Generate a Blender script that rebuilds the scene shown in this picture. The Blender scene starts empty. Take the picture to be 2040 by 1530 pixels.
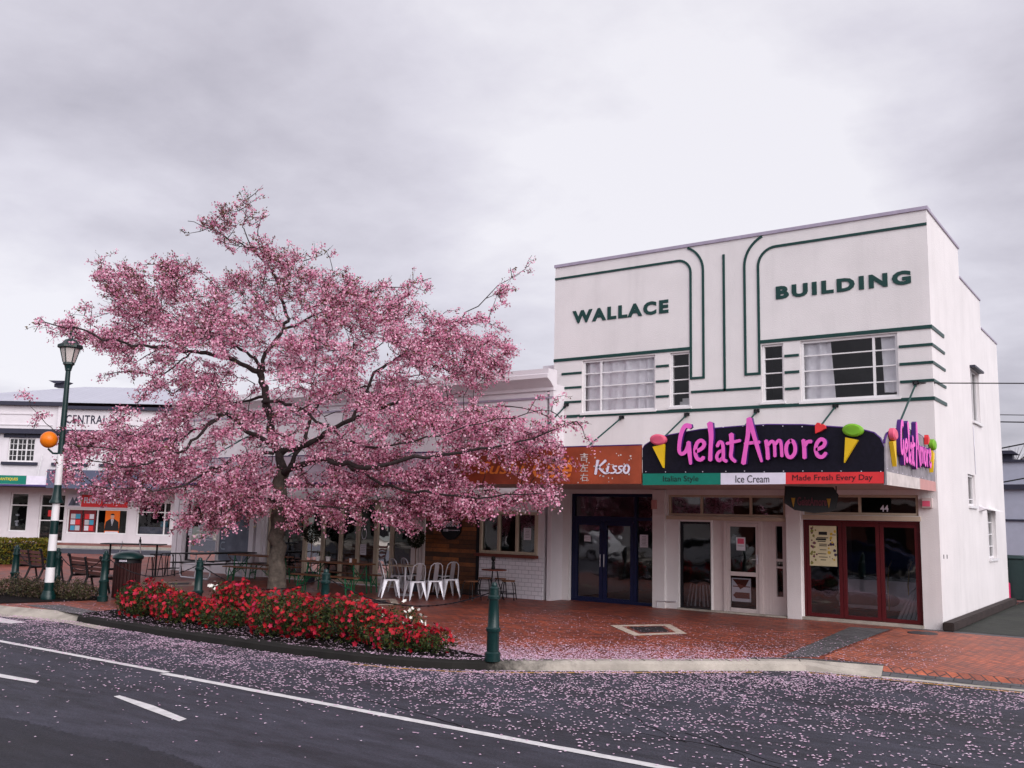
import bpy, bmesh, math, random
import numpy as np
from mathutils import Matrix, Vector
R = math.radians
rng = np.random.default_rng(7)
random.seed(7)
scene = bpy.context.scene
col = scene.collection

# ------------------------------------------------------------------ camera
IW, IH = 2040, 1530
FOC = 1873.705
YAW, PITCH, ROLL = -0.61792665, 0.14051128, 0.02253475
CAM = np.array([13.05415, -20.21971, 2.0])
FW = np.array([math.sin(YAW)*math.cos(PITCH), math.cos(YAW)*math.cos(PITCH), math.sin(PITCH)])
r0 = np.array([math.cos(YAW), -math.sin(YAW), 0.0]); u0 = np.cross(r0, FW)
RT = math.cos(ROLL)*r0 + math.sin(ROLL)*u0
UP = -math.sin(ROLL)*r0 + math.cos(ROLL)*u0
cd = bpy.data.cameras.new('camera'); cam = bpy.data.objects.new('camera', cd); col.objects.link(cam)
cd.sensor_width = 36; cd.lens = 36*FOC/IW; cd.clip_start = 0.1; cd.clip_end = 2000
cam.matrix_world = Matrix(((RT[0], UP[0], -FW[0], CAM[0]), (RT[1], UP[1], -FW[1], CAM[1]),
                           (RT[2], UP[2], -FW[2], CAM[2]), (0, 0, 0, 1)))
scene.camera = cam

def ray(x, y): return FW + (x-IW/2)/FOC*RT - (y-IH/2)/FOC*UP
def on(x, y, ax, v):                       # where the sight line of a photo pixel meets an axis plane of the place
    d = ray(x, y); return CAM + d*((v-CAM[ax])/d[ax])
def PY(x, y, v=0.0): p = on(x, y, 1, v); return p[0], p[2]
def PX(x, y, v=9.11): p = on(x, y, 0, v); return p[1], p[2]
def PZ(x, y, v=0.0): p = on(x, y, 2, v); return p[0], p[1]

# ------------------------------------------------------------------ sky and sun
def N(nt, t, ins=None, **kw):
    n = nt.nodes.new(t)
    for k, v in kw.items(): setattr(n, k, v)
    for k, v in (ins or {}).items():
        if isinstance(v, bpy.types.NodeSocket): nt.links.new(v, n.inputs[k])
        else: n.inputs[k].default_value = v
    return n
SUN_EL, SUN_AZ = 28, 114                   # degrees; azimuth clockwise from +Y
scene.view_settings.view_transform = 'Standard'; scene.view_settings.look = 'None'
scene.view_settings.gamma = 1; scene.view_settings.exposure = 0.40
w = bpy.data.worlds.new('World'); scene.world = w; w.use_nodes = True
nt = w.node_tree; nt.nodes.clear()
out = N(nt, 'ShaderNodeOutputWorld'); bg = N(nt, 'ShaderNodeBackground', {'Strength': 0.1})
nt.links.new(bg.outputs[0], out.inputs[0])
sky = N(nt, 'ShaderNodeTexSky', sky_type='NISHITA', sun_disc=False, sun_elevation=R(SUN_EL), sun_rotation=R(SUN_AZ))
tc = N(nt, 'ShaderNodeTexCoord')
sep = N(nt, 'ShaderNodeSeparateXYZ', {0: tc.outputs['Generated']})
zz = N(nt, 'ShaderNodeMath', {0: sep.outputs[2], 1: 0.22}, operation='ADD')
zm = N(nt, 'ShaderNodeMath', {0: zz.outputs[0], 1: 0.12}, operation='MAXIMUM')
dx = N(nt, 'ShaderNodeMath', {0: sep.outputs[0], 1: zm.outputs[0]}, operation='DIVIDE')
dy = N(nt, 'ShaderNodeMath', {0: sep.outputs[1], 1: zm.outputs[0]}, operation='DIVIDE')
cv = N(nt, 'ShaderNodeCombineXYZ', {0: dx.outputs[0], 1: dy.outputs[0], 2: 0.3})
n1 = N(nt, 'ShaderNodeTexNoise', {'Vector': cv.outputs[0], 'Scale': 1.7, 'Detail': 8.0, 'Roughness': 0.56, 'Distortion': 0.12})
n2 = N(nt, 'ShaderNodeTexNoise', {'Vector': cv.outputs[0], 'Scale': 0.7, 'Detail': 3.0, 'Roughness': 0.5})
def blob(d, lo, amt):                      # a broad bank of lighter or darker cloud in one quarter of the sky
    v = Vector(d).normalized()
    dp = N(nt, 'ShaderNodeVectorMath', {0: tc.outputs['Generated'], 1: v[:]}, operation='DOT_PRODUCT')
    m = N(nt, 'ShaderNodeMapRange', {0: dp.outputs['Value'], 1: lo, 2: 1.0, 3: 0.0, 4: amt}, interpolation_type='SMOOTHSTEP')
    return m.outputs[0]
acc = N(nt, 'ShaderNodeMath', {0: n1.outputs[0], 1: n2.outputs[0]}, operation='ADD').outputs[0]
acc = N(nt, 'ShaderNodeMath', {0: acc, 1: 1.30}, operation='MULTIPLY_ADD'); acc.inputs[2].default_value = -0.61
acc = acc.outputs[0]
for d, lo, a in (((-0.80, 0.46, 0.38), 0.93, -0.26), ((-0.56, 0.66, 0.49), 0.955, 0.02), ((-0.34, 0.85, 0.36), 0.93, 0.16),
                 ((-0.568, 0.775, 0.25), 0.93, 0.04), ((-0.06, 0.93, 0.30), 0.95, -0.14), ((-0.88, 0.45, 0.12), 0.97, 0.22),
                 ((-0.10, 0.89, 0.46), 0.97, -0.04)):
    acc = N(nt, 'ShaderNodeMath', {0: acc, 1: blob(d, lo, a)}, operation='ADD').outputs[0]
cr = N(nt, 'ShaderNodeValToRGB', {0: acc})
cr.color_ramp.elements[0].position = 0.08; cr.color_ramp.elements[0].color = (0.34, 0.325, 0.385, 1)
cr.color_ramp.elements[1].position = 0.95; cr.color_ramp.elements[1].color = (0.875, 0.855, 0.91, 1)
e = cr.color_ramp.elements.new(0.45); e.color = (0.56, 0.535, 0.61, 1)
e = cr.color_ramp.elements.new(0.70); e.color = (0.715, 0.69, 0.77, 1)
gl = N(nt, 'ShaderNodeVectorMath', {0: tc.outputs['Generated'], 1: (math.sin(R(SUN_AZ))*.95, math.cos(R(SUN_AZ))*.95, .30)}, operation='DOT_PRODUCT')
gm = N(nt, 'ShaderNodeMapRange', {0: gl.outputs['Value'], 1: 0.0, 2: 1.0, 3: 8.0, 4: 19.0}, interpolation_type='SMOOTHSTEP')   # brighter out-of-view sky added on the sun's side to light the shopfronts
sc = N(nt, 'ShaderNodeVectorMath', {0: cr.outputs[0], 'Scale': gm.outputs[0]}, operation='SCALE')
mx = N(nt, 'ShaderNodeMix', data_type='RGBA'); mx.inputs[0].default_value = 0.93
nt.links.new(sky.outputs[0], mx.inputs[6]); nt.links.new(sc.outputs[0], mx.inputs[7]); nt.links.new(mx.outputs[2], bg.inputs[0])
sd = bpy.data.lights.new('sun', 'SUN'); sun = bpy.data.objects.new('sun', sd); col.objects.link(sun)
sd.energy = 1.5; sd.angle = R(45); sd.color = (1.0, 0.955, 0.93)
sv = Vector((math.sin(R(SUN_AZ))*math.cos(R(SUN_EL)), math.cos(R(SUN_AZ))*math.cos(R(SUN_EL)), math.sin(R(SUN_EL))))
sun.rotation_euler = sv.to_track_quat('Z', 'Y').to_euler(); sun.location = (30, -30, 40)

# ------------------------------------------------------------------ materials
def M(name, c, rough=0.6, metal=0.0, var=0.14, scale=5.0, bump=0.0, bscale=90.0, streak=0.0, spec=0.3, coat=0.0):
    m = bpy.data.materials.new(name); m.use_nodes = True; nt = m.node_tree; b = nt.nodes['Principled BSDF']
    b.inputs['Roughness'].default_value = rough; b.inputs['Metallic'].default_value = metal
    b.inputs['Specular IOR Level'].default_value = spec; b.inputs['Coat Weight'].default_value = coat
    tc = N(nt, 'ShaderNodeTexCoord')
    no = N(nt, 'ShaderNodeTexNoise', {'Vector': tc.outputs['Object'], 'Scale': scale, 'Detail': 5.0, 'Roughness': 0.6})
    mr = N(nt, 'ShaderNodeMapRange', {0: no.outputs[0], 1: 0.3, 2: 0.7, 3: 1-var, 4: 1+var*0.5})
    fac = mr.outputs[0]
    if streak:
        mp = N(nt, 'ShaderNodeMapping', {'Vector': tc.outputs['Object'], 'Scale': (2.6, 2.6, 0.22)})
        n2 = N(nt, 'ShaderNodeTexNoise', {'Vector': mp.outputs[0], 'Scale': 1.0, 'Detail': 6.0, 'Roughness': 0.65})
        m2 = N(nt, 'ShaderNodeMapRange', {0: n2.outputs[0], 1: 0.50, 2: 0.80, 3: 1.0, 4: 1-streak})
        fac = N(nt, 'ShaderNodeMath', {0: fac, 1: m2.outputs[0]}, operation='MULTIPLY').outputs[0]
    sc = N(nt, 'ShaderNodeVectorMath', {0: (c[0], c[1], c[2]), 'Scale': fac}, operation='SCALE')
    nt.links.new(sc.outputs[0], b.inputs['Base Color'])
    if bump:
        nb = N(nt, 'ShaderNodeTexNoise', {'Vector': tc.outputs['Object'], 'Scale': bscale, 'Detail': 4.0})
        bp = N(nt, 'ShaderNodeBump', {'Height': nb.outputs[0], 'Strength': bump, 'Distance': 0.02})
        nt.links.new(bp.outputs[0], b.inputs['Normal'])
    return m

def brickmat(name, c1, c2, mortar, bw, bh, ms, rough, plane='xy', var=0.35, offset=0.5, rotz=0.0, bump=0.3, nscale=0.8, fine=0.0, spec=0.5):
    m = bpy.data.materials.new(name); m.use_nodes = True; nt = m.node_tree; b = nt.nodes['Principled BSDF']
    b.inputs['Specular IOR Level'].default_value = spec
    tc = N(nt, 'ShaderNodeTexCoord')
    mp = N(nt, 'ShaderNodeMapping', {'Vector': tc.outputs['Object'], 'Rotation': (R(-90) if plane == 'xz' else 0, 0, rotz)})
    vec = mp.outputs[0]
    if plane == 'xz':
        s = N(nt, 'ShaderNodeSeparateXYZ', {0: tc.outputs['Object']}); c = N(nt, 'ShaderNodeCombineXYZ', {0: s.outputs[0], 1: s.outputs[2]})
        vec = c.outputs[0]
    br = N(nt, 'ShaderNodeTexBrick', {'Vector': vec, 'Color1': (*c1, 1), 'Color2': (*c2, 1), 'Mortar': (*mortar, 1), 'Scale': 1.0,
           'Mortar Size': ms, 'Mortar Smooth': 0.2, 'Bias': 0.0, 'Brick Width': bw, 'Row Height': bh}, offset=offset)
    no = N(nt, 'ShaderNodeTexNoise', {'Vector': tc.outputs['Object'], 'Scale': nscale, 'Detail': 7.0, 'Roughness': 0.65})
    mr = N(nt, 'ShaderNodeMapRange', {0: no.outputs[0], 1: 0.3, 2: 0.72, 3: 1-var, 4: 1+var*0.35})
    fac = mr.outputs[0]
    if fine:
        nf = N(nt, 'ShaderNodeTexNoise', {'Vector': tc.outputs['Object'], 'Scale': 14.0, 'Detail': 3.0, 'Roughness': 0.7})
        mf = N(nt, 'ShaderNodeMapRange', {0: nf.outputs[0], 1: 0.3, 2: 0.7, 3: 1-fine, 4: 1+fine*0.6})
        fac = N(nt, 'ShaderNodeMath', {0: fac, 1: mf.outputs[0]}, operation='MULTIPLY').outputs[0]
    sc = N(nt, 'ShaderNodeVectorMath', {0: br.outputs['Color'], 'Scale': fac}, operation='SCALE')
    nt.links.new(sc.outputs[0], b.inputs['Base Color'])
    rr = N(nt, 'ShaderNodeMapRange', {0: no.outputs[0], 1: 0.3, 2: 0.7, 3: rough-0.12, 4: rough+0.12})
    nt.links.new(rr.outputs[0], b.inputs['Roughness'])
    bp = N(nt, 'ShaderNodeBump', {'Height': br.outputs['Fac'], 'Strength': bump, 'Distance': 0.01}, invert=True)
    nt.links.new(bp.outputs[0], b.inputs['Normal'])
    return m

def islandmat(name, stops, trans=0.35, rough=0.6):       # each petal or leaf takes its own colour from the ramp
    m = bpy.data.materials.new(name); m.use_nodes = True; nt = m.node_tree; nt.nodes.clear()
    out = N(nt, 'ShaderNodeOutputMaterial'); g = N(nt, 'ShaderNodeNewGeometry')
    cr = N(nt, 'ShaderNodeValToRGB', {0: g.outputs['Random Per Island']})
    el = cr.color_ramp.elements
    el[0].position, el[0].color = stops[0][0], (*stops[0][1], 1); el[1].position, el[1].color = stops[-1][0], (*stops[-1][1], 1)
    for p, c in stops[1:-1]: x = el.new(p); x.color = (*c, 1)
    b = N(nt, 'ShaderNodeBsdfPrincipled', {'Base Color': cr.outputs[0], 'Roughness': rough, 'Specular IOR Level': 0.3})
    t = N(nt, 'ShaderNodeBsdfTranslucent', {'Color': cr.outputs[0]})
    mx = N(nt, 'ShaderNodeMixShader', {0: trans, 1: b.outputs[0], 2: t.outputs[0]})
    nt.links.new(mx.outputs[0], out.inputs[0]); return m

def glassmat(name, tint=(0.75, 0.8, 0.8), refl=1.0):
    m = bpy.data.materials.new(name); m.use_nodes = True; nt = m.node_tree; nt.nodes.clear()
    out = N(nt, 'ShaderNodeOutputMaterial'); f = N(nt, 'ShaderNodeFresnel', {'IOR': 1.6})
    mr = N(nt, 'ShaderNodeMath', {0: f.outputs[0], 1: refl}, operation='MULTIPLY')
    tc = N(nt, 'ShaderNodeTexCoord'); no = N(nt, 'ShaderNodeTexNoise', {'Vector': tc.outputs['Object'], 'Scale': 1.4})
    bp = N(nt, 'ShaderNodeBump', {'Height': no.outputs[0], 'Strength': 0.10, 'Distance': 0.05})
    t = N(nt, 'ShaderNodeBsdfTransparent', {'Color': (*tint, 1)})
    g = N(nt, 'ShaderNodeBsdfGlossy', {'Color': (1, 1, 1, 1), 'Roughness': 0.02, 'Normal': bp.outputs[0]})
    mx = N(nt, 'ShaderNodeMixShader', {0: mr.outputs[0], 1: t.outputs[0], 2: g.outputs[0]})
    nt.links.new(mx.outputs[0], out.inputs[0]); return m

WHITE = M('painted_plaster', (0.69, 0.655, 0.655), 0.75, var=0.07, scale=0.9, bump=0.35, bscale=45, streak=0.09)
WHITE2 = M('old_white_plaster', (0.66, 0.62, 0.65), 0.75, var=0.07, scale=1.5, bump=0.3, bscale=45, streak=0.08)
TRIMW = M('white_joinery', (0.70, 0.68, 0.69), 0.45, var=0.05)
CREAM = M('cream_joinery', (0.46, 0.38, 0.29), 0.5, var=0.08)
PINKW = M('warm_white_joinery', (0.56, 0.48, 0.47), 0.55, var=0.06)
GREEN = M('dark_green_paint', (0.008, 0.045, 0.040), 0.4, var=0.2)
GREEN2 = M('green_gloss_paint', (0.002, 0.021, 0.020), 0.30, var=0.15, spec=0.35)
BEERG = M('beer_table_green', (0.01, 0.12, 0.05), 0.4)
CAPM = M('parapet_flashing', (0.38, 0.33, 0.42), 0.4, metal=0.3)
GLASS = glassmat('window_glass', (0.95, 0.96, 0.97), 0.7)
GLASSD = glassmat('shop_glass', (0.72, 0.74, 0.76), 2.0)
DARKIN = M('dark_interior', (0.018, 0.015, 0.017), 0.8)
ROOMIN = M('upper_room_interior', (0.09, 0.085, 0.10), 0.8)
SOFFIT = M('soffit_board', (0.40, 0.33, 0.31), 0.7, var=0.1)
NAVY = M('navy_frame', (0.006, 0.010, 0.045), 0.35, var=0.1)
BLACKF = M('black_frame', (0.008, 0.008, 0.012), 0.35)
REDF = M('oxblood_frame', (0.085, 0.009, 0.012), 0.32, var=0.15)
CURTAIN = M('net_curtain', (0.82, 0.79, 0.82), 0.9, var=0.08)
BARK = M('cherry_bark', (0.034, 0.024, 0.024), 0.9, var=0.5, scale=9, bump=0.8, bscale=30)
LICHEN = M('trunk_bark', (0.085, 0.070, 0.058), 0.9, var=0.6, scale=7, bump=0.9, bscale=28)
BLOSSOM = islandmat('blossom_petals', [(0.0, (0.22, 0.05, 0.08)), (0.14, (0.52, 0.13, 0.25)), (0.38, (0.80, 0.33, 0.49)), (0.75, (0.90, 0.53, 0.66)), (1.0, (0.94, 0.71, 0.79))], 0.42)
BRONZE = islandmat('bronze_young_leaves', [(0.0, (0.07, 0.03, 0.02)), (0.5, (0.13, 0.055, 0.03)), (0.8, (0.12, 0.105, 0.03)), (1.0, (0.15, 0.045, 0.045))], 0.2)
PETAL = islandmat('fallen_petal', [(0.0, (0.80, 0.52, 0.68)), (0.5, (0.86, 0.68, 0.80)), (1.0, (0.74, 0.42, 0.60))], 0.1)
REDFL = islandmat('red_azalea_petals', [(0.0, (0.17, 0.001, 0.010)), (0.45, (0.30, 0.003, 0.014)), (0.8, (0.40, 0.008, 0.013)), (1.0, (0.36, 0.008, 0.06))], 0.06)
WHITEFL = islandmat('white_azalea_petals', [(0.0, (0.80, 0.78, 0.68)), (1.0, (0.85, 0.84, 0.80))], 0.2)
AZLEAF = islandmat('azalea_leaves', [(0.0, (0.010, 0.020, 0.006)), (0.55, (0.022, 0.040, 0.008)), (0.85, (0.07, 0.095, 0.016)), (1.0, (0.035, 0.018, 0.010))], 0.15)
SHRUBLEAF = islandmat('shrub_leaves', [(0.0, (0.030, 0.032, 0.014)), (0.5, (0.065, 0.060, 0.022)), (0.8, (0.10, 0.055, 0.045)), (1.0, (0.12, 0.09, 0.07))], 0.2)
HEDGELEAF = islandmat('hedge_leaves', [(0.0, (0.04, 0.06, 0.008)), (0.6, (0.16, 0.15, 0.012)), (1.0, (0.24, 0.13, 0.012))], 0.2)
TOPLEAF = islandmat('topiary_leaves', [(0.0, (0.008, 0.014, 0.006)), (1.0, (0.025, 0.035, 0.012))], 0.1)
STEEL = M('galvanised_steel', (0.46, 0.45, 0.50), 0.34, metal=0.75, var=0.1)
STEELW = M('pale_steel', (0.62, 0.61, 0.66), 0.35, metal=0.45, var=0.1)
BLACKM = M('black_steel', (0.008, 0.008, 0.010), 0.45, spec=0.2)
WOOD = M('brown_timber', (0.16, 0.065, 0.03), 0.55, var=0.35, scale=12)
BENCHW = M('red_brown_slats', (0.10, 0.030, 0.024), 0.5, var=0.3, scale=10)
DARKW = M('dark_bin_slats', (0.030, 0.008, 0.008), 0.5, var=0.3)
CONC = M('kerb_concrete', (0.40, 0.36, 0.31), 0.85, var=0.35, scale=2.5, bump=0.3, bscale=60)
CONCD = M('stained_kerb_concrete', (0.022, 0.019, 0.020), 0.8, var=0.5, scale=3, bump=0.3, bscale=60, spec=0.2)
SOIL = M('wet_bark_soil', (0.010, 0.007, 0.007), 0.95, var=0.5, scale=20, bump=1.0, bscale=50, spec=0.1)
PAINT = M('road_paint', (0.62, 0.60, 0.60), 0.6, var=0.22, scale=9)
YPAINT = M('yellow_road_paint', (0.45, 0.24, 0.05), 0.7, var=0.4, scale=6)
TIMBERK = M('dark_timber_kerb', (0.035, 0.024, 0.022), 0.8, var=0.4)
TILE = brickmat('white_glazed_tiles', (0.60, 0.57, 0.62), (0.66, 0.62, 0.67), (0.30, 0.27, 0.32), 0.2, 0.1, 0.006, 0.35, 'xz', 0.06, bump=0.3)
PLANK = brickmat('reclaimed_planks', (0.018, 0.008, 0.005), (0.34, 0.11, 0.028), (0.006, 0.004, 0.004), 0.9, 0.115, 0.006, 0.6, 'xz', 0.6, offset=0.37, nscale=3.0, fine=0.3)
PAVE = brickmat('red_brick_paving', (0.39, 0.080, 0.036), (0.18, 0.045, 0.032), (0.07, 0.035, 0.03), 0.23, 0.115, 0.010, 0.50, 'xy', 0.45, rotz=0.0, nscale=0.55, fine=0.28)
PAVER = brickmat('driveway_brick_paving', (0.52, 0.135, 0.068), (0.31, 0.095, 0.062), (0.09, 0.045, 0.04), 0.23, 0.115, 0.010, 0.62, 'xy', 0.40, rotz=R(45), nscale=0.7, fine=0.30)
GREYP = brickmat('grey_paver', (0.115, 0.11, 0.115), (0.075, 0.072, 0.078), (0.03, 0.03, 0.03), 0.23, 0.115, 0.008, 0.65, 'xy', 0.3, fine=0.2)
ROOFC = M('grey_painted_iron', (0.40, 0.40, 0.46), 0.5, var=0.06)
BLUEG = M('blue_grey_plaster', (0.37, 0.385, 0.47), 0.75, var=0.06, bump=0.3)
DKBLUE = M('dark_blue_grey_trim', (0.030, 0.030, 0.05), 0.5)
ORANGE = M('orange_beacon_globe', (0.72, 0.17, 0.006), 0.25, var=0.05)
LAMPG = M('frosted_lamp_glass', (0.55, 0.50, 0.47), 0.35, var=0.08)
def flat(name, c, rough=0.45): return M(name, c, rough, var=0.10, scale=4)
SIGNK = M('black_sign_board', (0.008, 0.007, 0.015), 0.5, var=0.35, scale=20, spec=0.15)
PINKL = flat('magenta_pink_letters', (0.76, 0.12, 0.50)); DPUR = flat('deep_violet_sides', (0.055, 0.012, 0.14))
SRED = flat('sign_red', (0.66, 0.035, 0.04)); SGREEN = flat('sign_green', (0.005, 0.17, 0.12)); SWHITE = flat('sign_white', (0.70, 0.66, 0.76))
CONEY = flat('cone_yellow', (0.72, 0.46, 0.012)); SCOOPP = flat('scoop_pink', (0.66, 0.10, 0.18)); SCOOPG = flat('scoop_green', (0.16, 0.38, 0.02))
RUST = M('rust_orange_sign', (0.32, 0.062, 0.026), 0.5, var=0.45, scale=1.3); ORNG = flat('orange_letters', (0.80, 0.22, 0.035))
INK = flat('black_ink', (0.012, 0.012, 0.014)); PAPER = flat('white_paper', (0.62, 0.60, 0.66))
WEATH = M('weathered_silver_board', (0.26, 0.24, 0.26), 0.6, var=0.35, scale=5, streak=0.3)
FADED = M('faded_cream_strip', (0.55, 0.50, 0.48), 0.6, var=0.25, scale=4, streak=0.2); FADEDR = flat('faded_red_strip', (0.52, 0.27, 0.25))

def asphalt(name, c, var, rough):
    m = bpy.data.materials.new(name); m.use_nodes = True; nt = m.node_tree; b = nt.nodes['Principled BSDF']; b.inputs['Specular IOR Level'].default_value = 0.3
    tc = N(nt, 'ShaderNodeTexCoord')
    mp = N(nt, 'ShaderNodeMapping', {'Vector': tc.outputs['Object'], 'Scale': (0.35, 1.3, 1)})
    a = N(nt, 'ShaderNodeTexNoise', {'Vector': mp.outputs[0], 'Scale': 0.9, 'Detail': 6.0, 'Roughness': 0.6})
    f = N(nt, 'ShaderNodeTexNoise', {'Vector': tc.outputs['Object'], 'Scale': 42.0, 'Detail': 4.0, 'Roughness': 0.75})
    g_ = N(nt, 'ShaderNodeTexNoise', {'Vector': mp.outputs[0], 'Scale': 5.5, 'Detail': 6.0, 'Roughness': 0.7})
    ag = N(nt, 'ShaderNodeMath', {0: g_.outputs[0], 1: 0.55, 2: 0.0}, operation='MULTIPLY'); aa = N(nt, 'ShaderNodeMath', {0: a.outputs[0], 1: 0.55, 2: ag.outputs[0]}, operation='MULTIPLY_ADD')
    ma = N(nt, 'ShaderNodeMapRange', {0: aa.outputs[0], 1: 0.42, 2: 0.68, 3: 1-var*1.2, 4: 1+var*1.5})
    mf = N(nt, 'ShaderNodeMapRange', {0: f.outputs[0], 1: 0.3, 2: 0.7, 3: 0.50, 4: 1.55})
    mm = N(nt, 'ShaderNodeMath', {0: ma.outputs[0], 1: mf.outputs[0]}, operation='MULTIPLY')
    s = N(nt, 'ShaderNodeVectorMath', {0: c, 'Scale': mm.outputs[0]}, operation='SCALE'); nt.links.new(s.outputs[0], b.inputs['Base Color'])
    rr = N(nt, 'ShaderNodeMapRange', {0: a.outputs[0], 1: 0.3, 2: 0.7, 3: rough-0.1, 4: rough+0.15}); nt.links.new(rr.outputs[0], b.inputs['Roughness'])
    bp = N(nt, 'ShaderNodeBump', {'Height': f.outputs[0], 'Strength': 0.7, 'Distance': 0.012}); nt.links.new(bp.outputs[0], b.inputs['Normal'])
    return m
ASPH = asphalt('asphalt', (0.033, 0.032, 0.044), 0.38, 0.70)
ASPHD = asphalt('fresh_dark_asphalt', (0.018, 0.0175, 0.024), 0.32, 0.66)
ASPHM = asphalt('mossy_driveway_asphalt', (0.024, 0.026, 0.021), 0.6, 0.75)

# ------------------------------------------------------------------ mesh helpers
class MB:
    def __init__(s): s.v = []; s.f = []; s.m = []
    def poly(s, pts, m=0):
        i = len(s.v); s.v += [tuple(map(float, p)) for p in pts]; s.f.append(tuple(range(i, i+len(pts)))); s.m.append(m); return s
    def raw(s, v, f, m=0):
        i = len(s.v); s.v += [tuple(map(float, p)) for p in v]; s.f += [tuple(k+i for k in q) for q in f]; s.m += [m]*len(f); return s
    def box(s, x0, x1, y0, y1, z0, z1, m=0):
        if x0 > x1: x0, x1 = x1, x0
        if y0 > y1: y0, y1 = y1, y0
        if z0 > z1: z0, z1 = z1, z0
        return s.raw([(x0,y0,z0),(x1,y0,z0),(x1,y1,z0),(x0,y1,z0),(x0,y0,z1),(x1,y0,z1),(x1,y1,z1),(x0,y1,z1)],
                     [(0,3,2,1),(4,5,6,7),(0,1,5,4),(1,2,6,5),(2,3,7,6),(3,0,4,7)], m)
    def prism(s, pts, vec, m=0):                          # closed polygon swept along a vector
        n = len(pts); a = [np.array(p, float) for p in pts]; b = [p+np.array(vec, float) for p in a]
        return s.raw(a+b, [tuple(range(n-1, -1, -1)), tuple(range(n, 2*n))]+[(i, (i+1) % n, n+(i+1) % n, n+i) for i in range(n)], m)
    def tube(s, pts, rad, n=8, m=0, cap=True):
        pts = [np.array(p, float) for p in pts]; k = len(pts)
        if not hasattr(rad, '__len__'): rad = [rad]*k
        v = []; prev = None
        for i in range(k):
            d = pts[min(i+1, k-1)]-pts[max(i-1, 0)]; d = d/(np.linalg.norm(d)+1e-9)
            if prev is None: a = np.cross(d, (0, 0, 1.0) if abs(d[2]) < 0.9 else (1.0, 0, 0))
            else: a = prev-d*(prev@d)
            a = a/(np.linalg.norm(a)+1e-9); prev = a; b = np.cross(d, a)
            for j in range(n):
                t = 2*math.pi*j/n; v.append(pts[i]+rad[i]*(math.cos(t)*a+math.sin(t)*b))
        f = [(i*n+j, i*n+(j+1) % n, (i+1)*n+(j+1) % n, (i+1)*n+j) for i in range(k-1) for j in range(n)]
        if cap: f += [tuple(range(n-1, -1, -1)), tuple((k-1)*n+j for j in range(n))]
        return s.raw(v, f, m)
    def lathe(s, prof, c=(0, 0, 0), n=20, m=0):           # prof: (radius, z)
        v = []
        for r, z in prof:
            for j in range(n): t = 2*math.pi*j/n; v.append((c[0]+r*math.cos(t), c[1]+r*math.sin(t), c[2]+z))
        k = len(prof); f = [(i*n+j, i*n+(j+1) % n, (i+1)*n+(j+1) % n, (i+1)*n+j) for i in range(k-1) for j in range(n)]
        f += [tuple(range(n-1, -1, -1)), tuple((k-1)*n+j for j in range(n))]
        return s.raw(v, f, m)
    def build(s, name, mats, parent=None, off=(0, 0, 0), smooth=False, bevel=0.0):
        me = bpy.data.meshes.new(name); o3 = np.array(off, float)
        me.from_pydata([tuple(np.array(p)-o3) for p in s.v], [], s.f)
        if not isinstance(mats, (list, tuple)): mats = [mats]
        for q in mats: me.materials.append(q)
        if len(mats) > 1: me.polygons.foreach_set('material_index', s.m)
        if smooth: me.polygons.foreach_set('use_smooth', [True]*len(s.f))
        bm = bmesh.new(); bm.from_mesh(me)
        if bevel or smooth: bmesh.ops.remove_doubles(bm, verts=bm.verts, dist=1e-4)
        bmesh.ops.recalc_face_normals(bm, faces=bm.faces)
        if bevel:
            ed = [e for e in bm.edges if len(e.link_faces) == 2 and e.calc_face_angle(0) > 0.6]
            bmesh.ops.bevel(bm, geom=ed, offset=bevel, segments=2, affect='EDGES', clamp_overlap=True)
        bm.to_mesh(me); bm.free(); me.update()
        ob = bpy.data.objects.new(name, me); col.objects.link(ob)
        if parent is not None: ob.parent = parent
        if smooth:
            me.polygons.foreach_set('use_smooth', [True]*len(me.polygons)); me.set_sharp_from_angle(angle=R(38))
        return ob
def npmesh(name, V, F, mat, parent=None, off=(0, 0, 0)):  # many small faces at once; V (n,3), F (m,k)
    me = bpy.data.meshes.new(name); V = np.asarray(V, float)-np.array(off); k = F.shape[1]
    me.vertices.add(len(V)); me.vertices.foreach_set('co', V.astype(np.float32).ravel())
    me.loops.add(F.size); me.loops.foreach_set('vertex_index', F.astype(np.int32).ravel())
    me.polygons.add(len(F)); me.polygons.foreach_set('loop_start', (np.arange(len(F))*k).astype(np.int32))
    me.materials.append(mat); me.update(calc_edges=True); me.validate()
    ob = bpy.data.objects.new(name, me); col.objects.link(ob)
    if parent is not None: ob.parent = parent
    return ob
def tag(o, label=None, cat=None, group=None, kind=None):
    if label: o['label'] = label
    if cat: o['category'] = cat
    if group: o['group'] = group
    if kind: o['kind'] = kind
    return o
def thing(name, label, cat, loc=(0, 0, 0), rz=0.0, group=None):
    o = bpy.data.objects.new(name, None); col.objects.link(o); o.location = loc; o.rotation_euler = (0, 0, rz)
    o.empty_display_size = 0.3; return tag(o, label, cat, group)
def dup(root, loc, rz=0.0, label=None, group=None):
    r = root.copy(); col.objects.link(r); r.location = loc; r.rotation_euler = (0, 0, rz)
    if label: r['label'] = label
    if group: r['group'] = group
    for ch in list(root.children):
        c = ch.copy(); col.objects.link(c); c.parent = r
        for g in list(ch.children):
            d = g.copy(); col.objects.link(d); d.parent = c
    return r

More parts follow.
